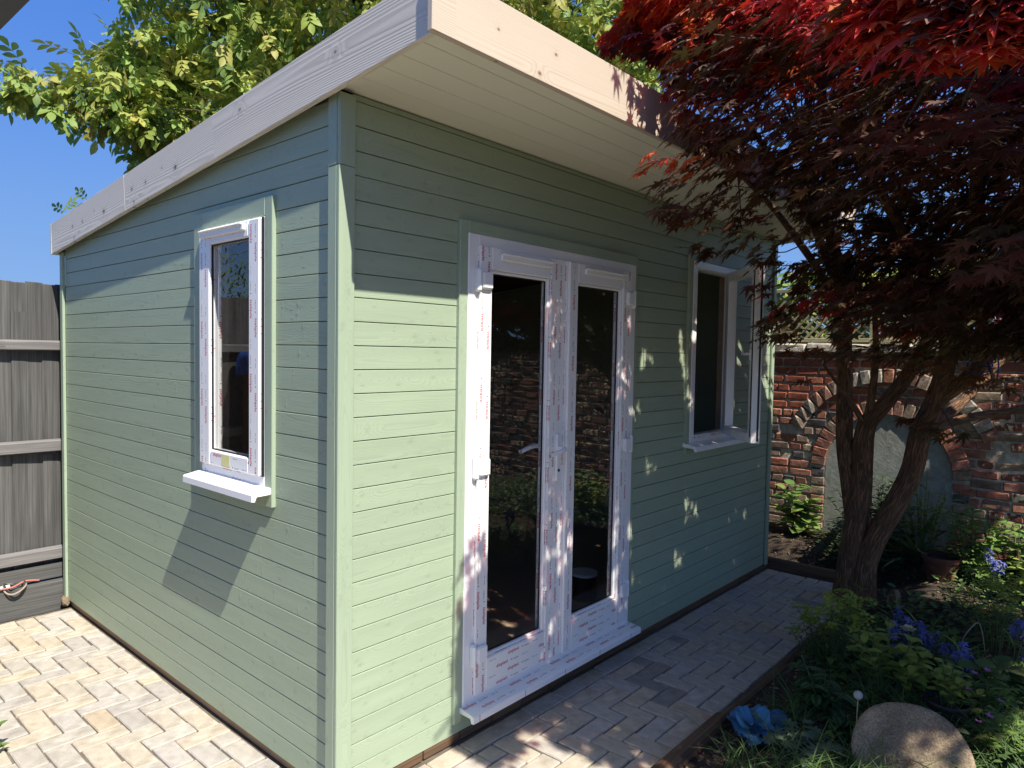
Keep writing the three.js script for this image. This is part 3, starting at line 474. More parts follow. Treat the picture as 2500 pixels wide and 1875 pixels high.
/* ------------------------------------------------------------ Japanese maple */
function mapleLeaf(droop = .22) {
  const A = [-128, -82, -41, 0, 41, 82, 128], L = [.38, .72, .93, 1, .93, .72, .38], pos = [0, 0, 0], idx = [];
  const P = (a, r) => { a *= Math.PI / 180; pos.push(Math.sin(a) * r, -droop * r * r + .02 * Math.abs(Math.sin(a * 3)), Math.cos(a) * r); return pos.length / 3 - 1; };
  A.forEach((a, i) => { const l = L[i], v0 = P(a - 20.5, .34 * (l + .3)), w0 = P(a - 13.5, .55 * l), t = P(a, l), w1 = P(a + 13.5, .55 * l), v1 = P(a + 20.5, .34 * (l + .3)); idx.push(0, v0, w0, 0, w0, t, 0, t, w1, 0, w1, v1); });
  const g = new THREE.BufferGeometry(); g.setAttribute('position', new THREE.Float32BufferAttribute(pos, 3)); g.setIndex(idx); g.computeVertexNormals(); return g;
}
const MAPLE_POLY = [[1700, -1500], [1560, -60], [1530, 25], [1462, 98], [1482, 128], [1560, 150], [1615, 160], [1632, 230], [1660, 290], [1630, 330], [1572, 372], [1562, 405], [1560, 470], [1580, 535], [1640, 580], [1700, 640], [1745, 650], [1810, 600], [1850, 640], [1800, 690], [1835, 730], [1905, 745], [1830, 800], [1815, 840], [1900, 850], [1870, 950], [1900, 975], [2000, 935], [2060, 900], [2150, 945], [2190, 1050], [2240, 1100], [2370, 1110], [2380, 1010], [2440, 960], [2520, 950], [3600, 950], [3600, -1500]];
{
  const r = rng(9001), tree = thing('maple_tree', 'red leaved Japanese maple with several brown stems beside the paved path', 'tree', onGround(2085, 1452, -.03).toArray()), base = tree.position.clone();
  const loc = p => p.clone().sub(base), D0 = 5.02;
  const limb = (name, pts, seg = 10) => { const P = pts.map(([u, v, d, rad]) => loc(at(u, v, d))); part(tree, name, tube(P, pts.map(p => p[3] * (p[3] > .03 ? .86 : 1)), seg, 5, .10), bark); return pts.map(([u, v, d]) => at(u, v, d)); };
  const nodes = []; // world points along the limbs from which twigs start
  const grow = (name, pts, seg) => { const c = new THREE.CatmullRomCurve3(limb(name, pts, seg)); for (let i = 2; i <= 12; i++) nodes.push(c.getPoint(i / 12)); };
  grow('stem', [[2072, 1500, D0, .16], [2074, 1420, D0, .118], [2082, 1330, D0, .094], [2100, 1210, D0, .088], [2106, 1110, D0, .083], [2118, 1035, 4.95, .073], [2157, 990, 4.9, .062], [2211, 923, 4.8, .056], [2265, 835, 4.65, .05], [2308, 760, 4.5, .042], [2350, 640, 4.3, .032], [2400, 480, 4.1, .02]], 14);
  grow('stem', [[2084, 1330, D0 + .03, .05], [2074, 1200, D0 + .06, .066], [2062, 1080, 5.1, .07], [2063, 950, 5.15, .068], [2062, 850, 5.15, .062], [2060, 760, 5.1, .055], [2040, 640, 4.9, .046], [2010, 500, 4.6, .034], [1960, 360, 4.3, .02]], 12);
  grow('stem', [[2102, 1510, 4.96, .15], [2104, 1440, 4.96, .108], [2112, 1376, 4.95, .092], [2142, 1306, 4.93, .086], [2182, 1238, 4.9, .084], [2226, 1150, 4.85, .082], [2250, 1050, 4.75, .08], [2283, 980, 4.65, .074], [2306, 905, 4.55, .066], [2324, 810, 4.4, .055], [2345, 740, 4.3, .045], [2366, 650, 4.1, .035], [2380, 480, 3.8, .024]], 14);
  grow('stem', [[2112, 1330, 5.05, .06], [2108, 1250, 5.1, .05], [2106, 1130, 5.15, .042], [2100, 1040, 5.2, .03]], 8);
  grow('limb', [[2290, 975, 4.64, .06], [2354, 930, 4.5, .056], [2402, 880, 4.35, .052], [2462, 790, 4.1, .046], [2510, 730, 3.9, .04], [2600, 560, 3.5, .028]]);
  grow('limb', [[2262, 1050, 4.75, .05], [2338, 990, 4.85, .045], [2385, 940, 4.9, .042], [2433, 888, 4.95, .038], [2520, 830, 5.0, .03]]);
  grow('limb', [[2262, 1060, 4.75, .04], [2306, 1038, 4.8, .034], [2372, 1018, 4.85, .03], [2520, 998, 4.9, .022]]);
  grow('limb', [[2117, 1030, 4.95, .03], [2128, 966, 4.9, .026], [2136, 900, 4.85, .024], [2138, 820, 4.8, .02], [2130, 700, 4.7, .014]]);
  grow('limb', [[2112, 1040, 4.95, .022], [2080, 985, 4.9, .017], [2050, 945, 4.85, .012], [2010, 890, 4.8, .008]]);
  grow('limb', [[2062, 830, 5.15, .04], [2020, 700, 4.85, .032], [1950, 590, 4.5, .024], [1880, 500, 4.1, .016], [1800, 420, 3.7, .009]]);
  grow('limb', [[2060, 740, 5.1, .03], [1990, 560, 4.6, .026], [1880, 380, 4.1, .018], [1760, 220, 3.7, .01], [1640, 120, 3.5, .006]]);
  grow('limb', [[2320, 800, 4.4, .034], [2200, 560, 3.8, .028], [2050, 300, 3.2, .02], [1900, 100, 2.9, .012], [1800, -120, 2.7, .008]]);
  grow('limb', [[2350, 730, 4.25, .036], [2380, 480, 3.5, .028], [2400, 220, 2.8, .02], [2400, 20, 2.2, .013], [2350, -60, 1.7, .008], [2250, 0, 1.4, .005]]);
  grow('limb', [[2462, 790, 4.1, .034], [2500, 520, 3.3, .028], [2520, 260, 2.5, .018], [2560, 60, 1.9, .011], [2480, -10, 1.4, .006]]);
  // twig sprays of leaves, more or less level, drooping at their ends
  const cen = V(2.85, 3.4, 2.15), rad = V(2.7, 1.75, 2.35), leafM = [], leafC = [], twigs = [], q = V(0, 0, 0);
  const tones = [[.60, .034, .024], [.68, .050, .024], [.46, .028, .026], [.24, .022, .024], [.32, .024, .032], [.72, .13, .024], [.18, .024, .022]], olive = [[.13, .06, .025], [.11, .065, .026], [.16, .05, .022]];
  const wallShade = p => { let t = p.z / 4.75, y = p.y - 6.2 * t; if (y > -.05) return p.x + t; t = (p.y + .05) / 6.2; return p.x + t; };
  const fine = (p, near) => {
    if (p.z < .66 && p.y < 3.02 + .1 * p.z && p.x < 4.25) return false;             // not inside the cabin or its roof
    const [u, v, d] = toPx(p); if (d < .95) return false; if ((u > 1965 && u < 2036 && v > 765 && v < 850) || (u > 1885 && u < 1940 && v > 680 && v < 745) || (u > 1900 && u < 1985 && v > 588 && v < 640) || (u > 2090 && u < 2135 && v > 790 && v < 850)) return false; if (!inside(MAPLE_POLY, u, v) && u > -200 && v > -160 && v < 2000) return false;
    if (near) return d > 2.2 || wallShade(p) > .62;
    const t = (p.z - .57) / 4.75, fy = p.y - 6.2 * t; if (p.z > .57 && fy > 2.6 && fy < 2.9 && p.x + t < .80) return false; // the first metre of the fascia is in the sun
    if (wallShade(p) < .93) return false; { const t = p.z / 4.75, X = p.x + t, Y = p.y - 6.2 * t; if (Y > .05 && Y < 1.95 && X > 1.3 && X < 4.2 && noise(X * 15 + 4, Y * 6) > .75) return false; }
    const tg = (p.y + .05) / 6.2, gz = p.z - 4.75 * tg, gx = p.x + tg; if (gz > 1.56 + .22 * noise(gx * 2.5, gz * 2.5) && gx > .6) return false; if (gx > 4.0 && (gz > 1.05 || (gz < .3 && gx > 4.3))) return false;
    const tw = 5.2 - p.x, wy = p.y - 6.2 * tw, wz = p.z - 4.75 * tw; if (tw > 0 && wy > .1 && wy < 1.8 && ((wz > -.9 && wz < .3 && noise(wz * 9, wy * 9) < .62) || (wz > 1.25 && noise(wz * 7, wy * 7) < .5))) return false;
    return true;
  };
  const bandDepth = u => 3.35 - 1.95 * smooth(1500, 2450, u);
  const spray = (c, near, size, bright) => {
    let out = V(c.x - cen.x, 0, c.z - cen.z); if (out.lengthSq() < .1) out.set(r() - .5, 0, r() - .5); out.normalize().applyAxisAngle(V(0, 1, 0), (r() - .5) * 1.3);
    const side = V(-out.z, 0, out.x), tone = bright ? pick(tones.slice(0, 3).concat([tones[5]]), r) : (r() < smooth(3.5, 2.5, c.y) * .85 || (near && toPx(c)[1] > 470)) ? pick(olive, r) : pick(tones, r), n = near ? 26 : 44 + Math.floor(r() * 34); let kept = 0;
    for (let k = 0; k < n; k++) {
      const s = (r() - .45) * .62 * size, w = (r() - .5) * .46 * size * (1 - .5 * Math.abs(s)), p = c.clone().addScaledVector(out, s).addScaledVector(side, w); p.y += (r() - .5) * .11 * size - .28 * s * s - .15 * w * w;
      if (!fine(p, near)) continue; kept++;
      const dir = out.clone().addScaledVector(side, w * 3.4 + (r() - .5) * 1.2); dir.y = -.15 - .75 * r(); const up = V((r() - .5) * .9, 1, (r() - .5) * .9).addScaledVector(out, .35);
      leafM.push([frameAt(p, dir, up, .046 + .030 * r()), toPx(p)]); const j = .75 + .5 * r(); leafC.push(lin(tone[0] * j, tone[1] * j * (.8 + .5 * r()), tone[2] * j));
    }
    if (kept > 4) { let b = null, bd = 1e9; for (const nd of nodes) { const d = nd.distanceTo(c) + (nd.y > c.y + .2 ? .5 : 0); if (d < bd) { bd = d; b = nd; } } const tip = c.clone().addScaledVector(out, .2 * size), mid = b.clone().lerp(c, .5); mid.y += .10 * bd; if (bd < 1.1 && fine(tip, near) && fine(mid, true)) twigs.push(tube([loc(b), loc(mid), loc(c), loc(tip)], [.004 + .005 * Math.min(1, bd), .0042, .003, .0014], 5, 3)); }
  };
  for (let k = 0, n = 0; k < 9000 && n < 980; k++) {
    const a = r() * 2 * Math.PI, e = Math.asin(2 * r() - 1), s = Math.pow(r(), .42); q.set(Math.cos(a) * Math.cos(e) * s * rad.x, Math.sin(e) * s * rad.y, Math.sin(a) * Math.cos(e) * s * rad.z).add(cen);
    if (!fine(q, false) || q.y < 1.75) continue; if (toPx(q)[1] < -60) { let blocks = false; for (let t = .03; t < .42 && !blocks; t += .03) { const [u, v, d] = toPx(q.clone().add(V(t, -6.2 * t, -4.75 * t))); blocks = v > -70 && v < 170 && u > 1480 && u < 2600 && d > 1 && Math.abs(d - bandDepth(u)) < .7; } if (blocks) continue; } n++; spray(q.clone(), false, .75 + .5 * r());
  }
  // the picture's left edge of the crown and the drooping low sprays
  for (let k = 0; k < 60; k++) spray(at(rr(1600, 1900, r), rr(-40, 330, r), rr(2.9, 3.9, r)), true, .7);
  for (let k = 0; k < 150; k++) { const u = rr(1500, 2620, r), d = bandDepth(u); spray(at(u, rr(-80, 150 - 60 * smooth(1700, 2300, u), r), d + rr(-.25, .35, r)), true, .25 + .14 * d, r() < .68); }
  for (const [u, v, d, s] of [[1520, 105, 3.6, .5], [1570, 70, 3.5, .6], [1600, 120, 3.4, .6], [1650, 60, 3.3, .8], [1700, 180, 3.2, .8], [1720, 300, 3.0, .7], [1640, 400, 2.75, .6], [1620, 470, 2.8, .6], [1690, 430, 2.9, .7], [1640, 520, 2.85, .5], [1720, 520, 3.0, .7], [1740, 620, 3.3, .5], [1680, 610, 3.2, .4], [1800, 560, 3.3, .7], [1890, 700, 3.7, .6], [1930, 770, 3.9, .7], [1870, 820, 3.9, .5], [1960, 860, 4.2, .7], [1930, 930, 4.4, .6], [2010, 800, 4.4, .7], [2100, 860, 4.4, .7], [2250, 900, 4.3, .6], [2420, 930, 4.2, .8], [2460, 850, 4.0, .8], [2230, 1030, 4.5, .4], [2330, 1060, 4.5, .6]]) spray(at(u, v, d), true, s);
  for (let k = 0; k < 12; k++) spray(at(rr(2090, 2660, r), rr(-100, 85, r), rr(1.2, 1.6, r)), true, .42, true);
  for (let k = 0; k < 70; k++) spray(at(rr(1850, 2600, r), rr(480, 880, r), rr(3.6, 5.0, r)), true, .8);
  for (let k = 0; k < 34; k++) spray(at(rr(1900, 2580, r), rr(540, 830, r), rr(3.0, 4.5, r)), true, .75);
  for (let k = 0; k < 90; k++) { const t = rr(.42, .6, r); spray(V(rr(1.0, 2.9, r) - t, 6.2 * t, rr(.05, 1.55, r) + 4.75 * t), false, .8); }
  const geos = [mapleLeaf(.18), mapleLeaf(.42), mapleLeaf(.05)], mat = leafMat([1, 1, 1], .5, .66), order = leafM.map((m, i) => i).sort((a, b) => { const s = i => { const [u, v, d] = leafM[i][1]; return u > -20 && u < 2520 && v > -20 && v < 1900 ? d : 50 + d; }; return s(a) - s(b); });
  const big = order.slice(0, 280), tint = new Map();
  const bigMats = [...tones, ...olive].map(c => leafMat(c, .5, .66));
  const palette = [...tones, ...olive];
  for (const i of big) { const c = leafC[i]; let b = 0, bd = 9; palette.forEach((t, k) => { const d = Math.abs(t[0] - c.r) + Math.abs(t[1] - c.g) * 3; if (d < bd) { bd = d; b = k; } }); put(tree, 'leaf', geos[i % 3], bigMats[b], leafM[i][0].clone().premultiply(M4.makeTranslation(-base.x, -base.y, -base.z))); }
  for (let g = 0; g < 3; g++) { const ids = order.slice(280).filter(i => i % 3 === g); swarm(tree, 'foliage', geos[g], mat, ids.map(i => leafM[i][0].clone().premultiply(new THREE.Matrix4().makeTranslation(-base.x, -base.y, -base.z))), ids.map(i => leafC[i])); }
  part(tree, 'twigs', mergeGeometries(twigs), twigMat).userData.kind = 'stuff';
  console.log('maple leaves', leafM.length, 'twigs', twigs.length);
  // blue twine tied round a limb
  const tw = thing('garden_twine', 'blue nylon twine wound round a maple limb', 'twine', at(2425, 850, 4.25).toArray()), o = tw.position.clone(), blue = std({ c: [.02, .06, .30], roughness: .6 });
  for (let k = 0; k < 7; k++) { const p = []; const ax = at(2462, 790, 4.1).sub(at(2402, 880, 4.35)).normalize(), n1 = V(0, 1, 0).cross(ax).normalize(), n2 = ax.clone().cross(n1), c0 = at(2390 + k * 9, 896 - k * 14, 4.35 - k * .028).sub(o); for (let i = 0; i <= 10; i++) { const a = i / 10 * 6.283; p.push(c0.clone().addScaledVector(n1, Math.cos(a) * .06).addScaledVector(n2, Math.sin(a) * .06).addScaledVector(ax, .02 * Math.sin(a * 1.5 + k))); } part(tw, 'twine_turn', tube(p, [.0045, .0045], 5, 2), blue); }
  part(tw, 'twine_end', tube([at(2432, 850, 4.2).sub(o), at(2438, 890, 4.2).sub(o), at(2434, 925, 4.2).sub(o)], [.005, .004], 5, 3), blue); part(tw, 'twine_end', tube([at(2440, 840, 4.2).sub(o), at(2470, 870, 4.18).sub(o), at(2492, 878, 4.18).sub(o)], [.005, .004], 5, 3), blue);
}

/* ------------------------------------------------------------ walnut tree behind the cabin */
function pinnate() { // one compound leaf: five or seven leaflets on a stalk, along +z
  const l = []; const one = leafGeo(.105, .05, .22, .25, [0, .62, 1, .8, 0]);
  const place = (z, a, s) => { const g = one.clone(); g.scale(s, s, s).rotateY(a).translate(0, -.12 * z * z, z); l.push(g); };
  place(.2, 0, 1.15); for (const [z, s] of [[.17, 1.05], [.115, .95], [.06, .75]]) { place(z, .95, s); place(z, -.95, s); }
  const st = tube([V(0, 0, 0), V(0, -.002, .1), V(0, -.006, .2)], [.002, .0012], 3, 1); l.push(st); return mergeGeometries(l);
}
{
  const r = rng(515), tree = thing('walnut_tree', 'tall walnut tree in fresh yellow green leaf rising behind the cabin roof', 'tree', [2.3, -.14, -5.6]), base = tree.position.clone(), loc = p => p.clone().sub(base), nodes = [];
  const limb = (name, P, R0, seg = 7) => { part(tree, name, tube(P.map(loc), R0, seg, 4, .12), greyBark); const c = new THREE.CatmullRomCurve3(P); for (let i = 1; i <= 14; i++) nodes.push(c.getPoint(i / 14)); };
  const A = (u, v, d) => at(u, v, d), fork = V(2.3, 2.6, -5.5);
  limb('trunk', [V(2.3, -.2, -5.6), V(2.26, 1.2, -5.6), fork], [.24, .19, .15], 12);
  limb('limb', [fork, A(620, 330, 6.9), A(470, 320, 6.2), A(420, 308, 5.9), A(345, 287, 5.7), A(250, 262, 5.5), A(205, 226, 5.4), A(150, 206, 5.3), A(80, 200, 5.2), A(20, 170, 5.15)], [.1, .07, .045, .035, .022, .015, .012, .009, .006, .004]);
  limb('limb', [fork, A(640, 250, 7), A(470, 200, 6.3), A(400, 178, 6), A(330, 158, 5.8), A(245, 115, 5.6)], [.09, .06, .04, .028, .018, .008]);
  limb('limb', [A(420, 308, 5.9), A(380, 275, 5.7), A(330, 262, 5.5), A(285, 255, 5.4)], [.03, .02, .012, .006]);
  limb('limb', [fork, A(700, 120, 7.2), A(600, 20, 6.8), A(470, -60, 6.4)], [.1, .07, .05, .03]);
  limb('limb', [fork, A(900, 100, 7.4), A(850, -60, 7), A(800, -300, 7)], [.11, .08, .06, .03]);
  limb('limb', [fork, A(1150, 60, 8), A(1250, 0, 7.8), A(1400, 20, 7.6), A(1540, 60, 7.5)], [.09, .06, .04, .025, .01]);
  limb('limb', [A(1250, 0, 7.8), A(1330, 110, 7.6), A(1450, 160, 7.4), A(1560, 200, 7.3)], [.04, .03, .018, .008]);
  const POLY = [[-90, 128], [20, 138], [85, 122], [105, 105], [150, 138], [158, 96], [210, 78], [290, 46], [300, -60], [330, -500], [1900, -500], [1640, -30], [1590, 100], [1592, 180], [1560, 250], [1400, 330], [300, 430], [318, 388], [308, 356], [345, 328], [328, 303], [290, 288], [225, 292], [205, 310], [165, 300], [125, 252], [70, 248], [0, 220], [-90, 220]];
  const out = [], cols = [], tones = [[.31, .40, .08], [.36, .43, .085], [.25, .36, .08], [.42, .44, .09], [.20, .30, .07], [.40, .38, .09]];
  const ok = p => { if (p.z > -3.3 && p.y < 3.05) return false; if (p.z > -3.5 && p.y < 2.6 && p.x > -.2) return false; const [u, v] = toPx(p); return inside(POLY, u, v); };
  const tuft = (c, n, s) => { for (let k = 0; k < n; k++) { const p = c.clone().add(V((r() - .5) * s, (r() - .5) * s * .8, (r() - .5) * s)); if (!ok(p)) continue; const d = V(r() - .5, -.1 - .6 * r() + .5 * (r() < .3 ? 1 : 0), r() - .5), up = V((r() - .5) * .8, 1, (r() - .5) * .8); out.push([frameAt(p, d, up, .62 + .45 * r()), toPx(p)]); const t = pick(tones, r), j = .8 + .45 * r(); cols.push(lin(t[0] * j, t[1] * j, t[2] * j)); } };
  for (const nd of nodes) { const [u] = toPx(nd); tuft(nd, u < 330 ? 15 : 24, u < 330 ? .34 : .6); }
  for (let k = 0, n = 0; k < 9000 && n < 620; k++) { const u = rr(300, 1640, r), v = rr(-420, 400, r), d = rr(5.3, 8.6, r), p = at(u, v, d); if (!ok(p)) continue; if (v > 130 && u < 480 && noise(u / 45, v / 45) < .5) continue; if (u > 1330 && noise(u / 55 + 9, v / 55) < .42) continue; n++; tuft(p, 13, .5); }
  
  for (const [u, v, a] of [[215, 490, -.5], [165, 520, -.9], [158, 516, .4]]) { const p = at(u, v, 5.6); out.push([frameAt(p, RIGHT.clone().multiplyScalar(a).add(V(0, .5, 0)), FWD.clone().multiplyScalar(-1), .5), toPx(p)]); cols.push(lin(.2, .27, .07)); }
  part(tree, 'sprig', tube([loc(at(330, 600, 5.8)), loc(at(250, 540, 5.7)), loc(at(215, 492, 5.6)), loc(at(165, 522, 5.6))], [.008, .004, .0025, .002], 4, 3), greyBark);
  const g = pinnate(), order = out.map((_, i) => i).sort((a, b) => { const s = i => { const [u, v, d] = out[i][1]; return u > -20 && u < 2520 && v > -10 && v < 450 ? d : 50 + d; }; return s(a) - s(b); });
  const mats = tones.map(c => leafMat(c, .4, .5)), back = new THREE.Matrix4().makeTranslation(-base.x, -base.y, -base.z);
  order.slice(0, 240).forEach((i, k) => put(tree, 'leaf', g, mats[k % mats.length], out[i][0].clone().premultiply(back)));
  const ids = order.slice(240); swarm(tree, 'foliage', g, leafMat([1, 1, 1], .4, .5), ids.map(i => out[i][0].clone().premultiply(back)), ids.map(i => cols[i]));
  const tw = []; for (let k = 0; k < 260; k++) { const i = pick(order, r), p = V(0, 0, 0).setFromMatrixPosition(out[i][0]); let b = null, bd = 9; for (const nd of nodes) { const d = nd.distanceTo(p); if (d < bd) { bd = d; b = nd; } } if (bd < 1.3 && bd > .05) tw.push(tube([loc(b), loc(b.clone().lerp(p, .5).add(V(0, .06, 0))), loc(p)], [.006, .004, .002], 4, 2)); }
  part(tree, 'twigs', mergeGeometries(tw), greyBark).userData.kind = 'stuff';
  console.log('walnut leaves', out.length);
}

/* ------------------------------------------------------------ plants in the bed */
const blades = { ovate: leafGeo(1, .52, .25, .25), broad: leafGeo(1, .72, .2, .3, [.1, .85, 1, .7, 0]), lance: leafGeo(1, .2, .3, .3, [.35, .9, 1, .75, 0]), sword: leafGeo(1, .075, .5, .35, [.8, 1, 1, .9, .7, .4, 0]), round: leafGeo(1, .9, .12, .1, [.25, .95, 1, .85, .2]) };
const stemMat = std({ c: [.09, .13, .04], roughness: .7 });
const leafPal = { fresh: [[.16, .26, .05], [.20, .30, .06], [.12, .21, .05]], lime: [[.30, .36, .06], [.36, .38, .07], [.22, .31, .06]], dark: [[.05, .085, .03], [.065, .10, .032], [.045, .075, .03]], mid: [[.11, .19, .055], [.14, .225, .06], [.09, .16, .05]], grey: [[.14, .21, .12], [.16, .24, .14], [.12, .18, .105]] };
const matSet = {}; for (const k in leafPal) matSet[k] = leafPal[k].map(c => leafMat(c, .35, .6));
function starFlower(n, r0, cup = .3) { const l = []; for (let k = 0; k < n; k++) { const g = leafGeo(r0, r0 * .6, .1, -cup, [.3, .9, 1, .7, .1]); g.rotateY(k / n * Math.PI * 2); l.push(g); } return mergeGeometries(l); }
function plant(name, label, cat, [x, y, z], o, group) {
  const r = rng(o.seed), t = thing(name, label, cat, [x, y ?? bedY(x, z), z], 0, group), stems = [], foliage = [], mats = matSet[o.pal];
  for (let k = 0; k < o.n; k++) {
    const a = r() * 6.283, s = o.spread * Math.sqrt((k + .5) / o.n) * (.7 + .5 * r()), h = o.h * (.65 + .4 * r()) * (1 - .25 * s / (o.spread + .01)), dir = V(Math.cos(a), 0, Math.sin(a));
    const b = dir.clone().multiplyScalar(s * .25), m = dir.clone().multiplyScalar(s * .55).setY(h * .55), tip = dir.clone().multiplyScalar(s).setY(h), c = new THREE.CatmullRomCurve3([b, m, tip]);
    if (o.stem !== 0) stems.push(tube([b.setY(-.03), m, tip], [o.stem ?? .004, (o.stem ?? .004) * .5], 4, 3));
    for (let j = 0; j < o.leaves; j++) {
      const f = o.from + (1 - o.from) * (j + r() * .7) / o.leaves, p = c.getPoint(Math.min(1, f)), la = o.whorl ? j * 2.4 + k : r() * 6.283, el = o.rise + (r() - .5) * .7, d = V(Math.cos(la) * Math.cos(el), Math.sin(el), Math.sin(la) * Math.cos(el)), sz = (o.size[0] + (o.size[1] - o.size[0]) * r()) * (1 - (o.taper ?? .35) * f);
      const mm = frameAt(p, d, V((r() - .5) * .5, 1, (r() - .5) * .5), sz);
      if (o.big) put(t, 'leaf', blades[o.leaf] ?? o.leaf, o.mat ? pick(o.mat, r) : pick(mats, r), mm); else foliage.push(mm);
    }
    if (o.head) o.head(t, tip, dir, r, k);
  }
  if (stems.length) part(t, 'stems', mergeGeometries(stems), o.stemMat ?? stemMat);
  if (foliage.length) { const cs = leafPal[o.pal]; swarm(t, 'foliage', blades[o.leaf] ?? o.leaf, leafMat([1, 1, 1], .35, .6), foliage, foliage.map(() => { const c = pick(cs, r), j = .8 + .4 * r(); return lin(c[0] * j, c[1] * j, c[2] * j); })); }
  return t;
}
const G3 = (u, v, y = .02) => { const p = onGround(u, v, y); return [p.x, null, p.z]; };
// spurge with lime flower heads
const bract = mergeGeometries([0, 1, 2, 3, 4, 5, 6, 7, 8].map(k => { const g = new THREE.CircleGeometry(.008, 7); g.rotateX(-Math.PI / 2 + .35).rotateY(k * 2.4).translate(Math.cos(k * 2.4) * .011 * Math.sqrt(k), .012 - .0012 * k, Math.sin(k * 2.4) * .011 * Math.sqrt(k)); return g; }));
const bractMat = leafMat([.34, .40, .05], .35, .7);
const spurge = (lab, pos, seed, n, h, sp) => plant('spurge_plant', lab, 'plant', pos, { seed, n, h, spread: sp, leaves: 16, from: .25, whorl: true, rise: .25, size: [.045, .065], leaf: 'lance', pal: 'mid', stem: .003, head: (t, tip, d, r) => { for (let k = 0; k < 3; k++) put(t, 'flower_head', bract, bractMat, frameAt(tip.clone().add(V((r() - .5) * .05, (r() - .3) * .05, (r() - .5) * .05)), V(r() - .5, .1, r() - .5), V((r() - .5) * .5, 1, (r() - .5) * .5), .9 + .6 * r())); } });
spurge('spurge with small lime flower heads at the foot of the maple stems', G3(2035, 1600), 1, 22, .44, .2);
spurge('tall spurge with lime flower heads between the brick wall and the stone disc', G3(2430, 1580), 2, 26, .5, .3);
spurge('small spurge tuft beside the paved path edge', G3(1985, 1590), 3, 9, .26, .12);
// lime leaved shrubs
plant('lime_shrub', 'broad lime green leaved shrub in the middle of the bed', 'shrub', G3(2170, 1690), { seed: 11, n: 17, h: .42, spread: .24, leaves: 9, from: .3, whorl: true, rise: .35, size: [.085, .12], leaf: 'ovate', pal: 'lime', big: true });
{ const p = G3(2310, 1765), t = plant('potted_shrub', 'yellow green shrub growing in a black plastic pot behind the stone disc', 'shrub', [p[0], .1, p[2]], { seed: 12, n: 12, h: .22, spread: .13, leaves: 8, from: .3, whorl: true, rise: .5, size: [.06, .085], leaf: 'ovate', pal: 'lime', big: true });
  const pot = thing('plant_pot', 'black plastic plant pot behind the round stone disc', 'pot', [p[0], -.02, p[2]]), m = std({ c: [.015, .015, .017], roughness: .5, side: THREE.DoubleSide }); part(pot, 'pot_body', new THREE.LatheGeometry([[.07, 0], [.09, .13], [.095, .13], [.095, .15], [.088, .15]].map(q => new THREE.Vector2(...q)), 24), m); part(pot, 'compost', new THREE.CircleGeometry(.088, 20).rotateX(-Math.PI / 2).translate(0, .128, 0), soil); }
// variegated dead nettle
{ const mp = tex(64, 128, (u, v) => { const e = Math.abs(u - .5), ve = Math.abs(((v * 7 + e * 5) % 1) - .5), s = smooth(.1, .2, e) * smooth(.47, .3, e) * smooth(.2, .35, ve); return [.13 + .30 * s, .24 + .32 * s, .10 + .24 * s].map(c => Math.pow(c, .75)); }, true, 1, 1); const m = [leafMat([.55, .6, .5], .2, .65, { map: mp }), leafMat([.42, .48, .38], .2, .65, { map: mp })];
  plant('dead_nettle', 'silver veined dead nettle leaves beside the timber edging', 'plant', G3(2010, 1735), { seed: 21, n: 13, h: .30, spread: .17, leaves: 8, from: .2, whorl: true, rise: .1, size: [.07, .10], leaf: 'broad', pal: 'grey', big: true, mat: m, taper: .1 });
  plant('dead_nettle', 'low silver veined dead nettle leaves close to the dandelion clock', 'plant', G3(2080, 1790), { seed: 22, n: 7, h: .14, spread: .12, leaves: 6, from: .2, whorl: true, rise: .1, size: [.06, .085], leaf: 'broad', pal: 'grey', big: true, mat: m, taper: .1 }); }
// bluebells
const bell = mergeGeometries([0, 1, 2, 3, 4].map(k => { const g = leafGeo(.024, .011, .3, -.5, [.6, .9, 1, .7, .1]); g.rotateX(.9).rotateY(k * 1.2566); return g; })), bellMats = [leafMat([.13, .15, .46], .3, .6), leafMat([.23, .23, .48], .3, .6)];
[[2455, 1330, .30, .05], [2360, 1690, .3, .1], [2420, 1455, .3, .1], [2240, 1620, .28, .05], [2330, 1650, .24, .05], [2470, 1650, .34, .05], [2200, 1610, .22, .05], [2480, 1360, .28, .1], [2290, 1610, .22, .05], [2180, 1545, .2, 0]].forEach(([u, v, h], i) => plant('bluebell', 'bluebell with a nodding spike of violet blue flowers in the bed', 'flower', G3(u, v), { seed: 40 + i, n: 3, h, spread: .07, leaves: 3, from: .05, rise: .9, size: [.14, .2], leaf: 'sword', pal: 'fresh', big: true, stem: .0035, taper: 0, head: (t, tip, d, r) => { for (let k = 0; k < 9; k++) put(t, 'flower', bell, pick(bellMats, r), frameAt(tip.clone().add(V((r() - .5) * .03, -.011 * k + .02, (r() - .5) * .03)), V(r() - .5, -.2, r() - .5), V(0, 1, 0), .9 + .4 * r())); } }, 'bluebells in the bed'));
plant('iris_plant', 'clump of arching sword shaped iris leaves in front of the rendered arch', 'plant', [4.62, null, .98], { seed: 60, n: 9, h: .06, spread: .07, leaves: 2, from: .3, rise: .75, size: [.42, .6], leaf: 'sword', pal: 'mid', big: true, stem: 0, taper: 0 });
plant('foxglove_plant', 'sunlit leafy foxglove at the foot of the brick wall', 'plant', [4.92, null, -.02], { seed: 61, n: 5, h: .5, spread: .16, leaves: 12, from: .1, whorl: true, rise: .3, size: [.2, .28], leaf: 'ovate', pal: 'fresh', big: true, stem: .008 });
plant('bay_shrub', 'glossy dark evergreen shrub behind the maple stems', 'shrub', [4.80, null, .62], { seed: 62, n: 30, h: .72, spread: .36, leaves: 18, from: .2, whorl: true, rise: .4, size: [.07, .1], leaf: 'ovate', pal: 'dark' });
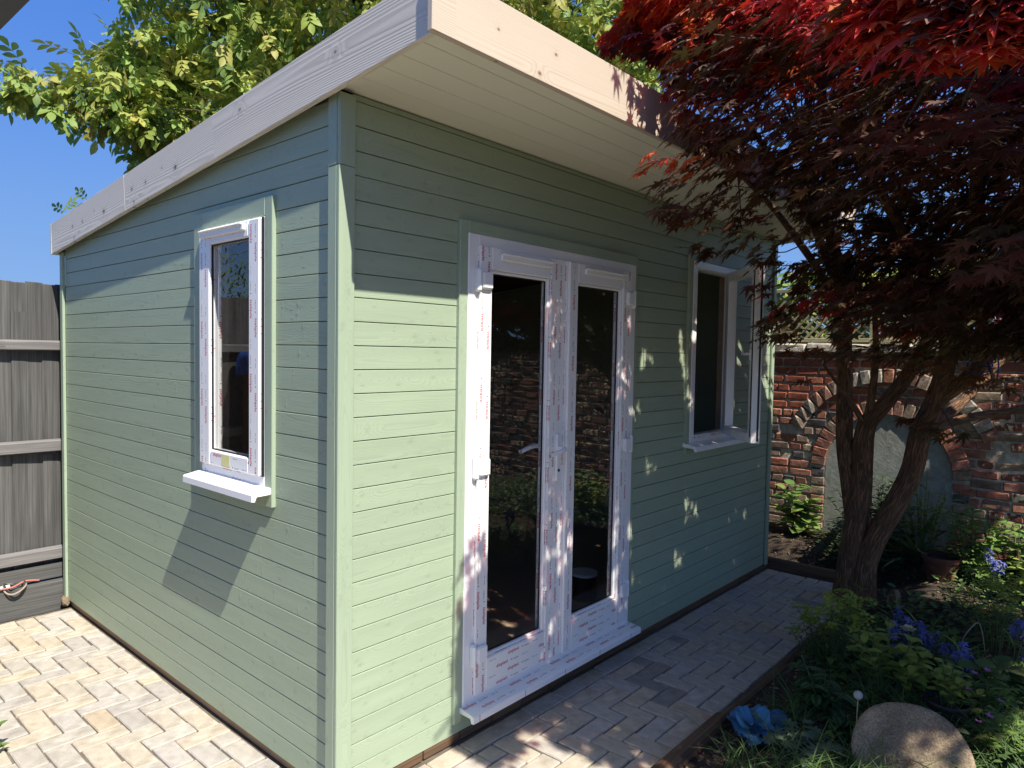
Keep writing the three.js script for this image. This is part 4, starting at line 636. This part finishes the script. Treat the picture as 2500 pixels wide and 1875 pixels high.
plant('orange_blossom', 'evergreen shrub with bright lime young shoots before the rendered panel', 'shrub', [4.78, null, 1.0], { seed: 63, n: 16, h: .78, spread: .26, leaves: 14, from: .35, whorl: true, rise: .5, size: [.06, .085], leaf: 'ovate', pal: 'lime', big: true });
plant('alkanet_plant', 'sunlit pale green leafy plant below the lichen covered bricks', 'plant', [4.72, null, 1.62], { seed: 64, n: 14, h: .46, spread: .26, leaves: 12, from: .1, whorl: true, rise: .3, size: [.1, .15], leaf: 'ovate', pal: 'fresh', big: true });
plant('alkanet_plant', 'dense green leafy plant beyond the lichen covered bricks', 'plant', [4.5, null, 2.1], { seed: 65, n: 16, h: .42, spread: .3, leaves: 12, from: .1, whorl: true, rise: .3, size: [.1, .15], leaf: 'ovate', pal: 'fresh' });
plant('comfrey_plant', 'tall bright green leafy plant in the sun before the right of the arch', 'plant', [4.55, null, 1.36], { seed: 67, n: 15, h: .62, spread: .26, leaves: 13, from: .1, whorl: true, rise: .35, size: [.1, .16], leaf: 'ovate', pal: 'fresh', big: true });
plant('comfrey_plant', 'bright green leafy plant in the sun between the spurge and the brick wall', 'plant', [4.25, null, 1.85], { seed: 68, n: 14, h: .5, spread: .26, leaves: 12, from: .1, whorl: true, rise: .35, size: [.09, .14], leaf: 'ovate', pal: 'lime', big: true });
plant('hosta_plant', 'round dark green leaves in the shade right of the lime shrub', 'plant', G3(2440, 1720), { seed: 66, n: 9, h: .28, spread: .25, leaves: 5, from: .4, rise: .2, size: [.12, .16], leaf: 'round', pal: 'mid', big: true });
// cranesbills
const crane = mapleLeaf(.1), pink = starFlower(5, .016, .25), pinkMat = leafMat([.50, .17, .42], .3, .6);
[[2460, 1860, 'fresh', 13, .24, 'sunlit cranesbill with pink flowers on the grass beside the stone disc'], [2420, 1770, 'fresh', 11, .28, 'cranesbill with pink flowers behind the stone disc'], [1945, 1800, 'grey', 9, .1, 'low shaded cranesbill leaves beside the blue rosette'], [1990, 1840, 'grey', 8, .12, 'low cranesbill leaves among the grass by the dandelion']].forEach(([u, v, pal, n, h, lab], i) => plant('cranesbill', lab, 'plant', G3(u, v), { seed: 80 + i, n, h, spread: .17, leaves: 3, from: .6, rise: .1, size: [.045, .065], leaf: crane, pal, big: true, stem: .002, taper: 0, head: i < 2 ? (t, tip, d, r, k) => { if (k % 4 === 0) put(t, 'flower', pink, pinkMat, frameAt(tip.clone().add(V(0, .05, 0)), V(r() - .5, 0, r() - .5), V(.3 * (r() - .5), 1, .3), 1.1)); } : null }));
{ // dandelion clock
  const p = G3(2085, 1850), t = thing('dandelion', 'dandelion clock on a bare stalk left of the stone disc', 'flower', [p[0], bedY(p[0], p[2]), p[2]]), top = at(2095, 1697, 2.96).sub(t.position), r = rng(5);
  part(t, 'stalk', tube([V(0, -.02, 0), top.clone().multiplyScalar(.5).add(V(.005, 0, 0)), top], [.0035, .0028, .0022], 6, 4), std({ c: [.26, .29, .12] }));
  const seeds = []; for (let k = 0; k < 170; k++) { const y = 1 - 2 * (k + .5) / 170, a = k * 2.39996, q = Math.sqrt(1 - y * y), n = V(Math.cos(a) * q, y, Math.sin(a) * q); for (let j = 0; j < 4; j++) { const e = V(r() - .5, r() - .5, r() - .5).cross(n).normalize().multiplyScalar(.006), f = n.clone().multiplyScalar(.016 + .002 * r()), g = new THREE.BufferGeometry(); const w = n.clone().cross(e).normalize().multiplyScalar(.0005), A = f.clone().sub(e), B = f.clone().add(e); g.setAttribute('position', new THREE.Float32BufferAttribute([...A.clone().sub(w).toArray(), ...B.clone().sub(w).toArray(), ...B.clone().add(w).toArray(), ...A.clone().sub(w).toArray(), ...B.clone().add(w).toArray(), ...A.clone().add(w).toArray()], 3)); g.computeVertexNormals(); seeds.push(g); } }
  const sh = mergeGeometries(seeds).translate(top.x, top.y, top.z); const m = part(t, 'seed_head', sh, leafMat([.6, .6, .58], .3, .9)); m.userData.kind = 'stuff'; part(t, 'seed_core', new THREE.SphereGeometry(.005, 10, 8).translate(top.x, top.y, top.z), std({ c: [.2, .15, .09] }));
}
{ // blue rosette: wavy fleshy leaves
  const r = rng(34), p = G3(1842, 1800, -.02), t = thing('blue_rosette', 'dusty blue rosette of wavy fleshy leaves beside the timber edging', 'plant', [p[0], -.03, p[2]]), ms = [[.05, .17, .30], [.06, .20, .33], [.045, .14, .26]].map(c => std({ c, roughness: .85, side: THREE.DoubleSide, bumpMap: gritBump, bumpScale: .001 }));
  const wavy = ph => { const n = 9, m = 8, pos = [], idx = []; for (let i = 0; i <= n; i++) for (let j = 0; j <= m; j++) { const f = i / n, s = (j / m - .5) * 2, w = .5 * Math.pow(Math.sin(Math.PI * Math.min(1, .12 + f * .8)), .7); pos.push(s * w * .95, .16 * Math.sin(f * 5 + ph) * s * s + .10 * Math.sin(s * 6 + ph + f * 3) * Math.abs(s) + .30 * f - .28 * f * f, f); } for (let i = 0; i < n; i++) for (let j = 0; j < m; j++) { const a = i * (m + 1) + j, b = a + m + 1; idx.push(a, b, a + 1, a + 1, b, b + 1); } const g = new THREE.BufferGeometry(); g.setAttribute('position', new THREE.Float32BufferAttribute(pos, 3)); g.setIndex(idx); g.computeVertexNormals(); const uv = []; for (let i = 0; i < pos.length; i += 3) uv.push(pos[i] * .1, pos[i + 2] * .1); g.setAttribute('uv', new THREE.Float32BufferAttribute(uv, 2)); return g; };
  const gs = [wavy(0), wavy(2), wavy(4)];
  for (let k = 0; k < 11; k++) { const a = k * 2.39996, o = .006 + .006 * (k % 3), el = .2 + .6 * (k > 6 ? 1 : 0) + .2 * r(); put(t, 'leaf', gs[k % 3], pick(ms, r), frameAt(V(Math.cos(a) * o, .02 + .004 * k, Math.sin(a) * o), V(Math.cos(a), el, Math.sin(a)), V(-Math.cos(a) * .3, 1, -Math.sin(a) * .3), .125 - .004 * k)); }
  for (let k = 0; k < 3; k++) put(t, 'leaf', gs[k], ms[k], frameAt(V(.06 + .02 * k, .03, -.05 + .03 * k), V(.5, .2, -.6 + .5 * k), V(-.2, 1, 0), .11));
}
{ // a pale blowsy flower on a short stem
  const t = thing('cream_flower', 'single cream coloured open flower above the lime shrub', 'flower', at(2217, 1575, 3.75).setY(bedY(2.9, 1.2)).toArray()), c = at(2217, 1538, 3.75).sub(t.position), r = rng(3), m = [leafMat([.66, .58, .36], .3, .6), leafMat([.62, .44, .2], .3, .6)];
  part(t, 'stalk', tube([V(0, -.02, 0), c.clone().multiplyScalar(.5).add(V(.02, 0, 0)), c], [.004, .003], 5, 3), stemMat);
  for (let k = 0; k < 9; k++) { const a = k * 2.4, el = k < 5 ? .3 : 1; put(t, 'petal', blades.round, pick(m, r), frameAt(c, V(Math.cos(a), el, Math.sin(a)), V(-Math.cos(a), 1.2, -Math.sin(a)), k < 5 ? .045 : .035)); }
}
{ const t = thing('dry_stem', 'bent dry stem arching over the dark soil', 'stem', onGround(2335, 1592, .03).toArray()), q = t.position; part(t, 'dry_stalk', tube([V(0, -.02, 0), at(2360, 1545, 3.85).sub(q), at(2388, 1520, 3.83).sub(q), at(2398, 1545, 3.83).sub(q), at(2404, 1590, 3.82).sub(q)], [.004, .004, .003, .003, .002], 5, 4), std({ c: [.32, .25, .17] })); }
{ // terracotta trough and marker stone in the shade
  const p = G3(2235, 1470), t = thing('terracotta_pot', 'dark terracotta pot standing in the shade behind the spurge', 'pot', [p[0] + .55, bedY(p[0] + .5, p[2]) - .02, p[2] + .05]), m = std({ c: [.20, .075, .045], map: brickMap, roughness: .85, side: THREE.DoubleSide }); part(t, 'pot_body', new THREE.LatheGeometry([[.09, 0], [.12, .17], [.13, .17], [.13, .20], [.12, .20]].map(q => new THREE.Vector2(...q)), 28), m); part(t, 'compost', new THREE.CircleGeometry(.12, 24).rotateX(-Math.PI / 2).translate(0, .18, 0), soil);
  const k = G3(2180, 1475), u = thing('marker_stone', 'small rounded grey stone slab stuck in the soil by the maple stems', 'stone', [k[0], bedY(k[0], k[2]) - .02, k[2]], .6); const s = new THREE.Shape(); s.moveTo(-.045, 0); s.lineTo(.045, 0); s.lineTo(.045, .1); s.absarc(0, .1, .045, 0, Math.PI, false); s.closePath(); part(u, 'stone_slab', new THREE.ExtrudeGeometry(s, { depth: .025, bevelEnabled: true, bevelSize: .004, bevelThickness: .004 }), stoneMat); }
{ // round stone disc leaning in the grass
  const c = at(2225, 1845, 2.80), t = thing('stone_disc', 'round brown stone disc propped up in the grass', 'stone', [c.x, bedY(c.x, c.z), c.z]), n = 40, R0 = .19, prof = [[0, .04], [R0 * .9, .04], [R0 * .985, .034], [R0, .022], [R0, -.02], [R0 * .97, -.035], [0, -.035]].map(q => new THREE.Vector2(...q)), g = new THREE.LatheGeometry(prof.reverse(), 64), p = g.attributes.position, u = g.attributes.uv;
  for (let i = 0; i < p.count; i++) { const x = p.getX(i), z = p.getZ(i), a = Math.atan2(z, x), k = 1 + .025 * Math.sin(a * 2 + 1) + .012 * Math.sin(a * 5); p.setXYZ(i, x * k, p.getY(i) + .004 * noise(x * 30, z * 30), z * k * 1.16); u.setXY(i, x, z); } g.computeVertexNormals();
  const m = part(t, 'stone_face', g, stoneMat); const back = CAM.clone().sub(c).setY(0).normalize(), up = back.clone().multiplyScalar(.86).add(V(0, .62, 0)).normalize(), q = new THREE.Quaternion().setFromUnitVectors(V(0, 1, 0), up); m.quaternion.copy(q); m.position.copy(c).sub(t.position);
}
{ // timber edging of the path
  const r = rng(8); const lg = (name, lab, a, b, h, w) => { const m = a.clone().add(b).multiplyScalar(.5), t = thing(name, lab, 'edging', [m.x, -.09, m.z], -Math.atan2(b.z - a.z, b.x - a.x)); part(t, 'edging_board', cbox(a.distanceTo(b), h, w, .012, { jit: .006, rnd: r, u0: r() }), edgingMat, [0, h / 2, 0]); };
  lg('timber_edging', 'split brown log edging between the path and the blue rosette', V(.98, 0, .80), V(1.62, 0, .79), .085, .07); lg('timber_edging', 'half buried timber edging along the path towards the maple', V(1.64, 0, .785), V(4.1, 0, .775), .055, .045); lg('timber_edging', 'dark board edging across the far end of the path', V(4.215, 0, -.3), V(4.2, 0, .8), .13, .04);
}
{ // what nobody could count: grass, low leaves, litter
  const r = rng(99), gm = [], gc = [], cm = [], cc = [], lm = [], lc = [];
  const blade = leafGeo(1, .022, .6, .5, [.9, 1, .8, .5, 0]);
  for (let k = 0; k < 6200; k++) { const x = rr(1.15, 3.0, r), z = rr(.98, 2.5, r), d = noise(x * 4 + 3, z * 4), lit = smooth(1.35, 1.8, z); if (d < .52 - .45 * lit) continue; if (Math.hypot(x - 1.5, z - 1.0) < .2 && r() < .9) continue; const a = r() * 6.283, h = .05 + .13 * r() * (.6 + d); gm.push(frameAt(V(x, bedY(x, z) - .008, z), V(Math.cos(a) * (.2 + .7 * r()), 1, Math.sin(a) * (.2 + .7 * r())), V(-Math.cos(a), 0, -Math.sin(a)), h * (1 + .6 * r()))); const j = .7 + .6 * r(); gc.push(lin(.10 * j, .18 * j, .045 * j)); }
  swarm(scene, 'grass', blade, leafMat([1, 1, 1], .35, .6), gm, gc); tag(scene.children[scene.children.length - 1], 'tufts of long green grass round the stone disc', 'grass', null, 'stuff');
  for (let k = 0; k < 15000; k++) { const x = rr(1.5, 5.05, r), z = rr(.84, 4.6, r), d = fbm(x * 2.2 + 5, z * 2.2, 3); if (d < .44 || (x < 2.1 && z < 1.2) || (x > 1.2 && x < 2.4 && z > 1.3 && z < 1.75)) continue; const a = r() * 6.283, y = bedY(x, z) + r() * r() * .3 * (d - .3) * 2; cm.push(frameAt(V(x, y, z), V(Math.cos(a), .3 + .5 * r(), Math.sin(a)), V((r() - .5) * .6, 1, (r() - .5) * .6), .028 + .04 * r())); const c = pick(r() < .55 ? leafPal.mid : r() < .5 ? leafPal.dark : leafPal.fresh, r); cc.push(lin(...c)); }
  for (let k = 0; k < 3000; k++) { const x = rr(4.3, 5.1, r), z = rr(.3, .95, r); if (r() < .3) continue; const a = r() * 6.283; cm.push(frameAt(V(x, bedY(x, z) + r() * .22, z), V(Math.cos(a), .4, Math.sin(a)), V(0, 1, 0), .03 + .03 * r())); cc.push(lin(...pick(leafPal.dark, r))); }
  swarm(scene, 'ground_cover', blades.ovate, leafMat([1, 1, 1], .35, .6), cm, cc); tag(scene.children[scene.children.length - 1], 'mixed low green ground cover filling the bed', 'ground cover', null, 'stuff');
  for (let k = 0; k < 5200; k++) { const x = rr(1.0, 5.1, r), z = x > 4.25 ? rr(-1.2, 2.2, r) : rr(.82, 2.4, r), a = r() * 6.283; lm.push(frameAt(V(x, bedY(x, z) + .006, z), V(Math.cos(a), (r() - .5) * .5, Math.sin(a)), V((r() - .5), 1, (r() - .5)), .012 + .03 * r())); const j = .5 + r(); lc.push(lin(.16 * j, .105 * j, .06 * j)); }
  swarm(scene, 'leaf_litter', leafGeo(1, .4, .3, .3), std({ c: [1, 1, 1], side: THREE.DoubleSide, roughness: .9 }), lm, lc); tag(scene.children[scene.children.length - 1], 'brown leaf litter and twigs scattered on the soil', 'leaf litter', null, 'stuff');
  // ivy hedge beyond the trellis
  const hm = [], hc = []; for (let k = 0; k < 9000; k++) { const z = rr(-2.6, 3.6, r), y = rr(1.0, 2.62, r) - .15 * noise(z * 2, 1), x = XW + .35 + .5 * fbm(z * 1.7, y * 1.7, 2) + rr(0, .25, r), a = r() * 6.283; hm.push(frameAt(V(x, y, z), V(-.5 + .8 * (r() - .5), -.5 * r(), Math.cos(a)), V(-1, .8, Math.sin(a) * .6), .06 + .05 * r())); const c = pick(r() < .7 ? leafPal.lime : leafPal.fresh, r); hc.push(lin(...c)); }
  const hedge = thing('ivy_hedge', 'bright green ivy hedge growing beyond the trellis', 'hedge', [XW + .6, -.14, .5]); swarm(hedge, 'foliage', blades.round, leafMat([1, 1, 1], .35, .6), hm.map(m => m.premultiply(new THREE.Matrix4().makeTranslation(-XW - .6, .14, -.5))), hc); part(hedge, 'hedge_stems', mergeGeometries([-2, -1, 0, 1, 2, 2.8].map(z => tube([V(.1, 0, z), V(.05, 1, z + .1), V(.1, 2.2, z - .1)], [.03, .02, .01], 6, 4))), greyBark);
}

/* ------------------------------------------------------------ things round about that the panes mirror, and the left side */
{
  const r = rng(17), p = thing('patio_plant', 'leafy green plant in a terracotta pot on the sunlit paving', 'plant', [-.93, .13, -1.62]);
  const pot = thing('clay_pot', 'round terracotta pot on the sunlit paving holding the leafy plant', 'pot', [-.93, -.05, -1.62]); part(pot, 'pot_body', new THREE.LatheGeometry([[.08, 0], [.12, .18], [.13, .18], [.13, .21], [.118, .21]].map(q => new THREE.Vector2(...q)), 24), std({ c: [.36, .15, .09], roughness: .8, side: THREE.DoubleSide })); part(pot, 'compost', new THREE.CircleGeometry(.118, 20).rotateX(-Math.PI / 2).translate(0, .19, 0), soil);
  const st = []; for (let k = 0; k < 16; k++) { const a = r() * 6.283, s = .06 + .12 * r(), h = .3 + .28 * r(), tip = V(Math.cos(a) * s, h, Math.sin(a) * s); st.push(tube([V(0, 0, 0), tip], [.004, .002], 4, 2)); for (let j = 0; j < 9; j++) { const f = .3 + .7 * r(), b = r() * 6.283; put(p, 'leaf', blades.ovate, pick(matSet.fresh, r), frameAt(tip.clone().multiplyScalar(f), V(Math.cos(b), .2, Math.sin(b)), V((r() - .5) * .5, 1, (r() - .5) * .5), .06 + .04 * r())); } } part(p, 'stems', mergeGeometries(st), stemMat);
  const q = onGround(6, 1825, -.03), s2 = thing('weed_seedling', 'small green weed sprouting between the sunlit paving blocks', 'plant', [q.x - .02, -.05, q.z]); for (let k = 0; k < 9; k++) { const b = k * .75; put(s2, 'leaf', blades.ovate, matSet.fresh[k % 3], frameAt(V(0, .02 + .012 * k, 0), V(Math.cos(b), .5, Math.sin(b)), V(0, 1, 0), .05)); }
  const c = thing('garden_cupboard', 'tall brown timber cupboard against the fence under a blue sheet', 'cupboard', [-1.72, -.08, -2.86]), wood = std({ map: weathered([.30, .19, .12], [.50, .33, .21], 9), roughness: .8 });
  part(c, 'carcass', cbox(.9, 1.72, .5, .004), wood, [0, .86, 0]); for (const x of [-.222, .222]) part(c, 'cupboard_door', cbox(.43, 1.6, .02, .004, { u0: x }), wood, [x, .86, .262]);
  const t = thing('blue_tarpaulin', 'blue plastic sheet draped over the brown cupboard', 'tarpaulin', [-1.72, 1.645, -2.86]), g = new THREE.PlaneGeometry(1.3, .95, 26, 20).rotateX(-Math.PI / 2), a = g.attributes.position; for (let i = 0; i < a.count; i++) { let x = a.getX(i), z = a.getZ(i), ox = Math.max(0, Math.abs(x) - .462), oz = Math.max(0, Math.abs(z) - .285), w = .018 * Math.sin(z * 30 + x * 9) + .015 * Math.sin(x * 26); a.setXYZ(i, Math.sign(x) * (Math.min(.462, Math.abs(x)) + ox * .12) + (ox ? w * .6 : 0), .006 - ox * .95 - oz * .95 + .006 * noise(x * 9, z * 9), Math.sign(z) * (Math.min(.285, Math.abs(z)) + oz * .12) + (oz ? w * .6 : 0)); } g.computeVertexNormals(); part(t, 'sheet', g, std({ c: [.02, .10, .42], roughness: .45, side: THREE.DoubleSide }));
  const bm = [], bc = []; for (let k = 0; k < 11000; k++) { const x = rr(-5.6, -.9, r), y = rr(.2, 2.0 + .9 * noise(x * 1.3, 4), r), z = -4.4 + rr(-.5, .5, r), b = r() * 6.283; bm.push(frameAt(V(x + 3, y, z + 4.4), V(Math.cos(b), -.5 * r(), Math.sin(b)), V(0, 1, .6), .06 + .05 * r())); bc.push(lin(...pick(r() < .6 ? leafPal.fresh : leafPal.mid, r))); }
  const bush = thing('bamboo_hedge', 'leafy bamboo hedge beyond the closeboard fence', 'hedge', [-3, -.14, -4.4]); swarm(bush, 'foliage', blades.lance, leafMat([1, 1, 1], .35, .6), bm, bc); part(bush, 'canes', mergeGeometries(Array.from({ length: 24 }, (_, k) => tube([V(-2.4 + k * .18, 0, (k % 5) * .1 - .2), V(-2.4 + k * .18 + .05, 2.3, (k % 5) * .1 - .2)], [.012, .006], 5, 1))), std({ c: [.25, .27, .1] }));
  // end of a gutter on the neighbouring eave
  const e0 = at(16, 12, .9), ev = thing('house_gutter', 'grey plastic gutter end on the eave of the neighbouring house', 'gutter', e0.toArray()), dirE = RIGHT.clone().multiplyScalar(-.64).add(UPV.clone().multiplyScalar(-.77)); const gg = cbox(.6, .06, .1, .01); put(ev, 'gutter_channel', gg, std({ c: [.10, .10, .10], roughness: .5 }), frameAt(dirE.clone().multiplyScalar(0).addScaledVector(RIGHT, -.034).addScaledVector(UPV, .034).addScaledVector(FWD, .0), FWD.clone().multiplyScalar(-1), RIGHT.clone().multiplyScalar(-.7).add(UPV.clone().multiplyScalar(.7)), 1)); put(ev, 'gutter_bracket', cbox(.03, .07, .11, .006), std({ c: [.09, .09, .09] }), frameAt(V(0, 0, 0).addScaledVector(RIGHT, -.06).addScaledVector(UPV, .05), FWD.clone().multiplyScalar(-1), RIGHT.clone().multiplyScalar(-.7).add(UPV.clone().multiplyScalar(.7)), 1));
  // inside the cabin
  const tb = thing('paint_tub', 'dark paint tub with a white lid on the cabin floor inside the doors', 'tub', onGround(1425, 1462, .016).toArray()); part(tb, 'tub_body', new THREE.CylinderGeometry(.085, .075, .17, 24).translate(0, .085, 0), std({ c: [.02, .02, .025], roughness: .4 })); part(tb, 'tub_lid', new THREE.CylinderGeometry(.09, .09, .02, 24).translate(0, .18, 0), upvc);
}

renderer.render(scene, camera);
